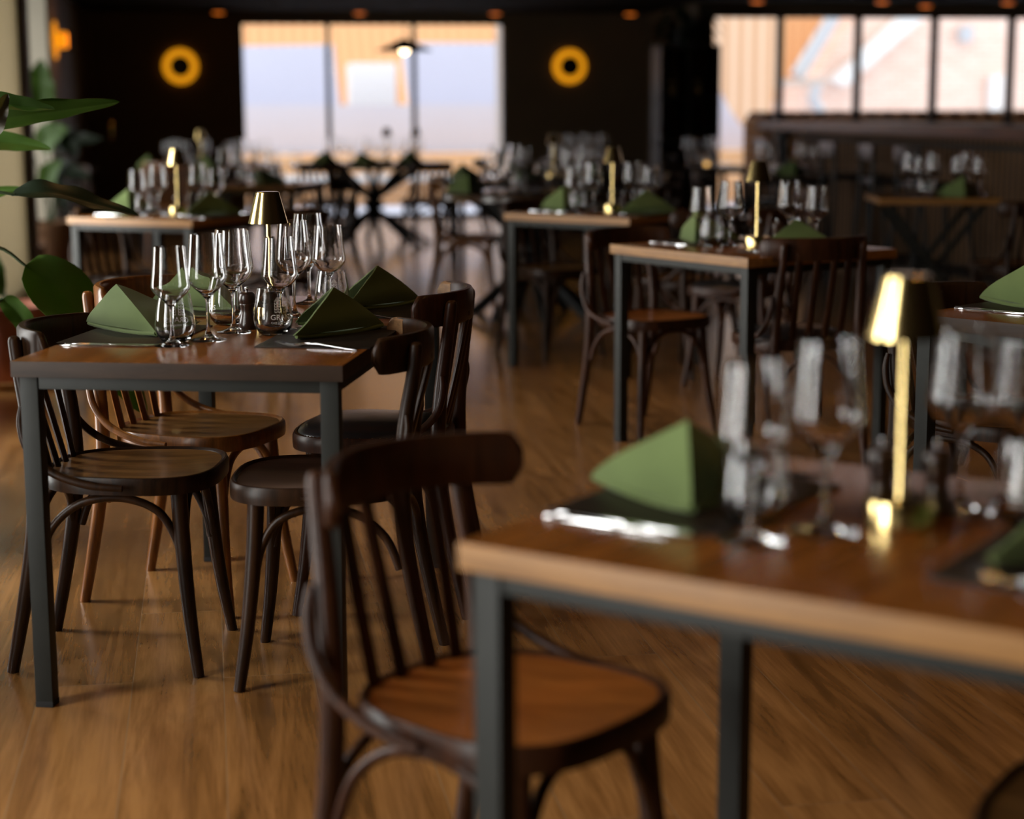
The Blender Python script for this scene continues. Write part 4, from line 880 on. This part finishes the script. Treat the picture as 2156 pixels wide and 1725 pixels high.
for (x0, z0, x1, z1, wd, sd) in ((-3.52, .75, -3.42, .45, .10, 21), (-3.60, 1.20, -3.56, 1.62, .22, 22), (-3.45, 1.08, -3.33, .88, .16, 23), (-3.62, .95, -3.38, 1.10, .20, 24), (-3.55, .80, -3.22, .72, .14, 25), (-3.62, .62, -3.44, .86, .16, 26), (-3.5, .95, -3.12, 1.02, .12, 27), (-3.75, 1.15, -3.72, 1.5, .18, 28), (-3.5, .6, -3.2, .55, .1, 29)):
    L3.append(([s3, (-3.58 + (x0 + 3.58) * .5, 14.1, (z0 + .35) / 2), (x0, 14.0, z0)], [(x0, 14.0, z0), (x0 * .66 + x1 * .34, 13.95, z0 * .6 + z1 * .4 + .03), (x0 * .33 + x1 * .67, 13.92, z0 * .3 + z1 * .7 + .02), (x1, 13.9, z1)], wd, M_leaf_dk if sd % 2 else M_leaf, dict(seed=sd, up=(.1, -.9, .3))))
plant('potted_plant', r3, 'leafy plant in a wicker basket beside the far left table', L3, potfn=pot_terra(.19, .37, M_wicker))
bm = newbm(); lathe(bm, [(0, 0), (.14, 0), (.16, .20), (.155, .22), (.14, .22), (.13, .03), (0, .03)], 28); o = obj('wicker_basket', bm, M_wicker); o.location = (-3.72, 13.75, 0); tag(o, 'low round wicker basket in front of the taller basket plant', 'basket')
# trailing plant on the cabinet
root = RW(4.75, 17.95, 1.85); LC = []
rnd = random.Random(5)
for k in range(34):
    a = rnd.uniform(0, 2 * PI); L_ = rnd.uniform(.18, .48); h = rnd.uniform(.0, .30); d = RW(math.cos(a) * L_, math.sin(a) * L_ * .35, 0)
    p0 = Vector(root) + Vector((0, 0, .10)); p1 = p0 + d * .5 + Vector((0, 0, h)); p2 = p0 + d + Vector((0, 0, h * .5 - rnd.uniform(0, .25)))
    p1.z = min(p1.z, 2.22); p2.z = min(p2.z, 2.2)
    LC.append(([p0, (p0 + p1) / 2 + Vector((0, 0, .02)), p1], [p1, p1 * .6 + p2 * .4 + Vector((0, 0, .01)), p2], .10, M_leaf_dk, dict(seed=k, n=10)))
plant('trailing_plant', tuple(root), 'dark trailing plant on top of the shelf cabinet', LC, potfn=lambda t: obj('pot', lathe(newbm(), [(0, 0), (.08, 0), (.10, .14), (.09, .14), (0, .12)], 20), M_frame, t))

# ------------------------------------------------------------------ lamps and fittings
def sconce(u, z, label):
    t = empty('round_wall_lamp', RW(u, FV - 0.001, z), AX); tag(t, label, 'wall lamp', 'round amber wall lamps on the far wall')
    def disc(r0, r1, y0, y1):
        bm = newbm(); n = 48; rings = []
        for r, y in ((r0, y0), (r1, y0), (r1, y1), (r0, y1)): rings.append([Vector((r * math.cos(2 * PI * k / n), y, r * math.sin(2 * PI * k / n))) for k in range(n)])
        V = loft(bm, rings, cap=False)
        for k in range(n): bm.faces.new((V[-1][k], V[-1][(k + 1) % n], V[0][(k + 1) % n], V[0][k]))
        return bm
    obj('glow_ring', disc(.075, .19, -.045, -.02), M_ringglow, t)
    bm = disc(.001, .112, -.075, -.046); obj('black_disc', bm, M_frame, t)
    obj('back_plate', disc(.001, .10, -.02, 0.0), M_frame, t)
    l = bpy.data.lights.new('wall_lamp_light', 'POINT'); l.energy = .5; l.color = (1, .42, .06); l.shadow_soft_size = .05; lo = bpy.data.objects.new('wall_lamp_light', l); COL.objects.link(lo); lo.parent = t; lo.location = (0, -.032, 0)
sconce(-0.255, 1.693, 'round amber ring wall lamp left of the far window')
sconce(4.082, 1.69, 'round amber ring wall lamp right of the far window')
t = empty('round_wall_lamp', RW(LW + .001, 16.25, 1.83), AX - PI / 2); tag(t, 'amber wall lamp seen edge-on on the left wall beside the curtain', 'wall lamp')
bm = newbm(); lathe(bm, [(0, 0), (.16, 0), (.16, .02), (.07, .02), (.07, .11), (0, .11)], 32); bmesh.ops.rotate(bm, verts=bm.verts, cent=(0, 0, 0), matrix=Matrix.Rotation(-PI / 2, 3, 'X')); obj('glow_ring', bm, M_ringglow, t)
l = bpy.data.lights.new('wall_lamp_light', 'POINT'); l.energy = 2.5; l.color = (1, .42, .08); l.shadow_soft_size = .06; lo = bpy.data.objects.new('wall_lamp_light', l); COL.objects.link(lo); lo.location = RW(LW + .2, 16.25, 1.83)
spots = [(0.17, 19.95), (1.68, 19.95), (3.17, 19.95), (4.69, 19.95), (5.35, 17.35), (6.63, 17.35), (7.35, 18.0), (7.95, 17.35)]
nmz = ['leftmost over the far wall', 'above the left window mullion', 'above the right end of the far window', 'above the right round wall lamp', 'over the leftmost right-hand pane', 'over the second right-hand mullion', 'brightest, just over the right windows', 'at the top right corner']
for (u, v), nm in zip(spots, nmz):
    t = empty('ceiling_spotlight', RW(u, v, 2.28), AX); tag(t, 'amber glowing ceiling spotlight, %s' % nm, 'ceiling light', 'amber ceiling spotlights')
    bm = newbm(); lathe(bm, [(0, 0), (.075, 0), (.08, -.03), (.065, -.03), (.06, -.01), (0, -.01)], 24); obj('housing', bm, M_frame, t)
    bm = newbm(); lathe(bm, [(0, -.012), (.062, -.012), (.058, -.038), (0, -.045)], 24); obj('lens', bm, M_spotglow, t)
k_ = 0
for v in (1.2, 3.4, 5.6, 7.8):            # the same amber spotlights over the near tables
    for u in (-0.2, 1.6, 3.4):
        k_ += 1; t = empty('ceiling_spotlight', RW(u, v, 2.28), AX); tag(t, 'amber ceiling spotlight overhead, %s of its row, %s row from the camera' % (('left', 'middle', 'right')[(k_ - 1) % 3], ('nearest', 'second', 'third', 'fourth')[(k_ - 1) // 3]), 'ceiling light', 'amber ceiling spotlights above the near tables')
        bm = newbm(); lathe(bm, [(0, 0), (.075, 0), (.08, -.03), (.065, -.03), (.06, -.01), (0, -.01)], 24); obj('housing', bm, M_frame, t)
        l = bpy.data.lights.new('spot_beam', 'SPOT'); l.energy = 9; l.color = (1.0, 0.50, 0.16); l.shadow_soft_size = .03; l.spot_size = 2.1; l.spot_blend = .6
        lo = bpy.data.objects.new('spot_beam', l); COL.objects.link(lo); lo.parent = t; lo.location = (0, 0, -.045)
pl = empty('pendant_lamp', (-0.925, 16.0, 0)); tag(pl, 'black saucer pendant lamp with a bare glowing bulb before the far window', 'lamp')
bm = newbm(); lathe(bm, [(.022, 1.835), (.05, 1.825), (.12, 1.79), (.20, 1.755), (.245, 1.738), (.243, 1.733), (.195, 1.748), (.115, 1.782), (.045, 1.817), (0, 1.82), (0, 1.84), (.022, 1.835)], 40); obj('lamp_shade', bm, M_blacksteel, pl)
bm = newbm(); tube(bm, [(0, 0, 1.835), (0, 0, 2.28)], .004, 8, 2); obj('cord', bm, M_rubber, pl)
bm = newbm(); bmesh.ops.create_uvsphere(bm, u_segments=20, v_segments=12, radius=.042, matrix=Matrix.Translation((0, 0, 1.745))); obj('bulb', bm, M_bulb, pl)
bm = newbm(); box(bm, -.02, .02, -.012, .012, -.09, .09, .005); o = obj('brass_wall_fitting', bm, M_brass); o.location = RW(-1.02, FV - .02, 1.0); o.rotation_euler = (0, 0, AX); tag(o, 'small brass fitting on the dark far wall at left', 'fitting')  # brass piece added for a small unidentified yellow spot on the wall
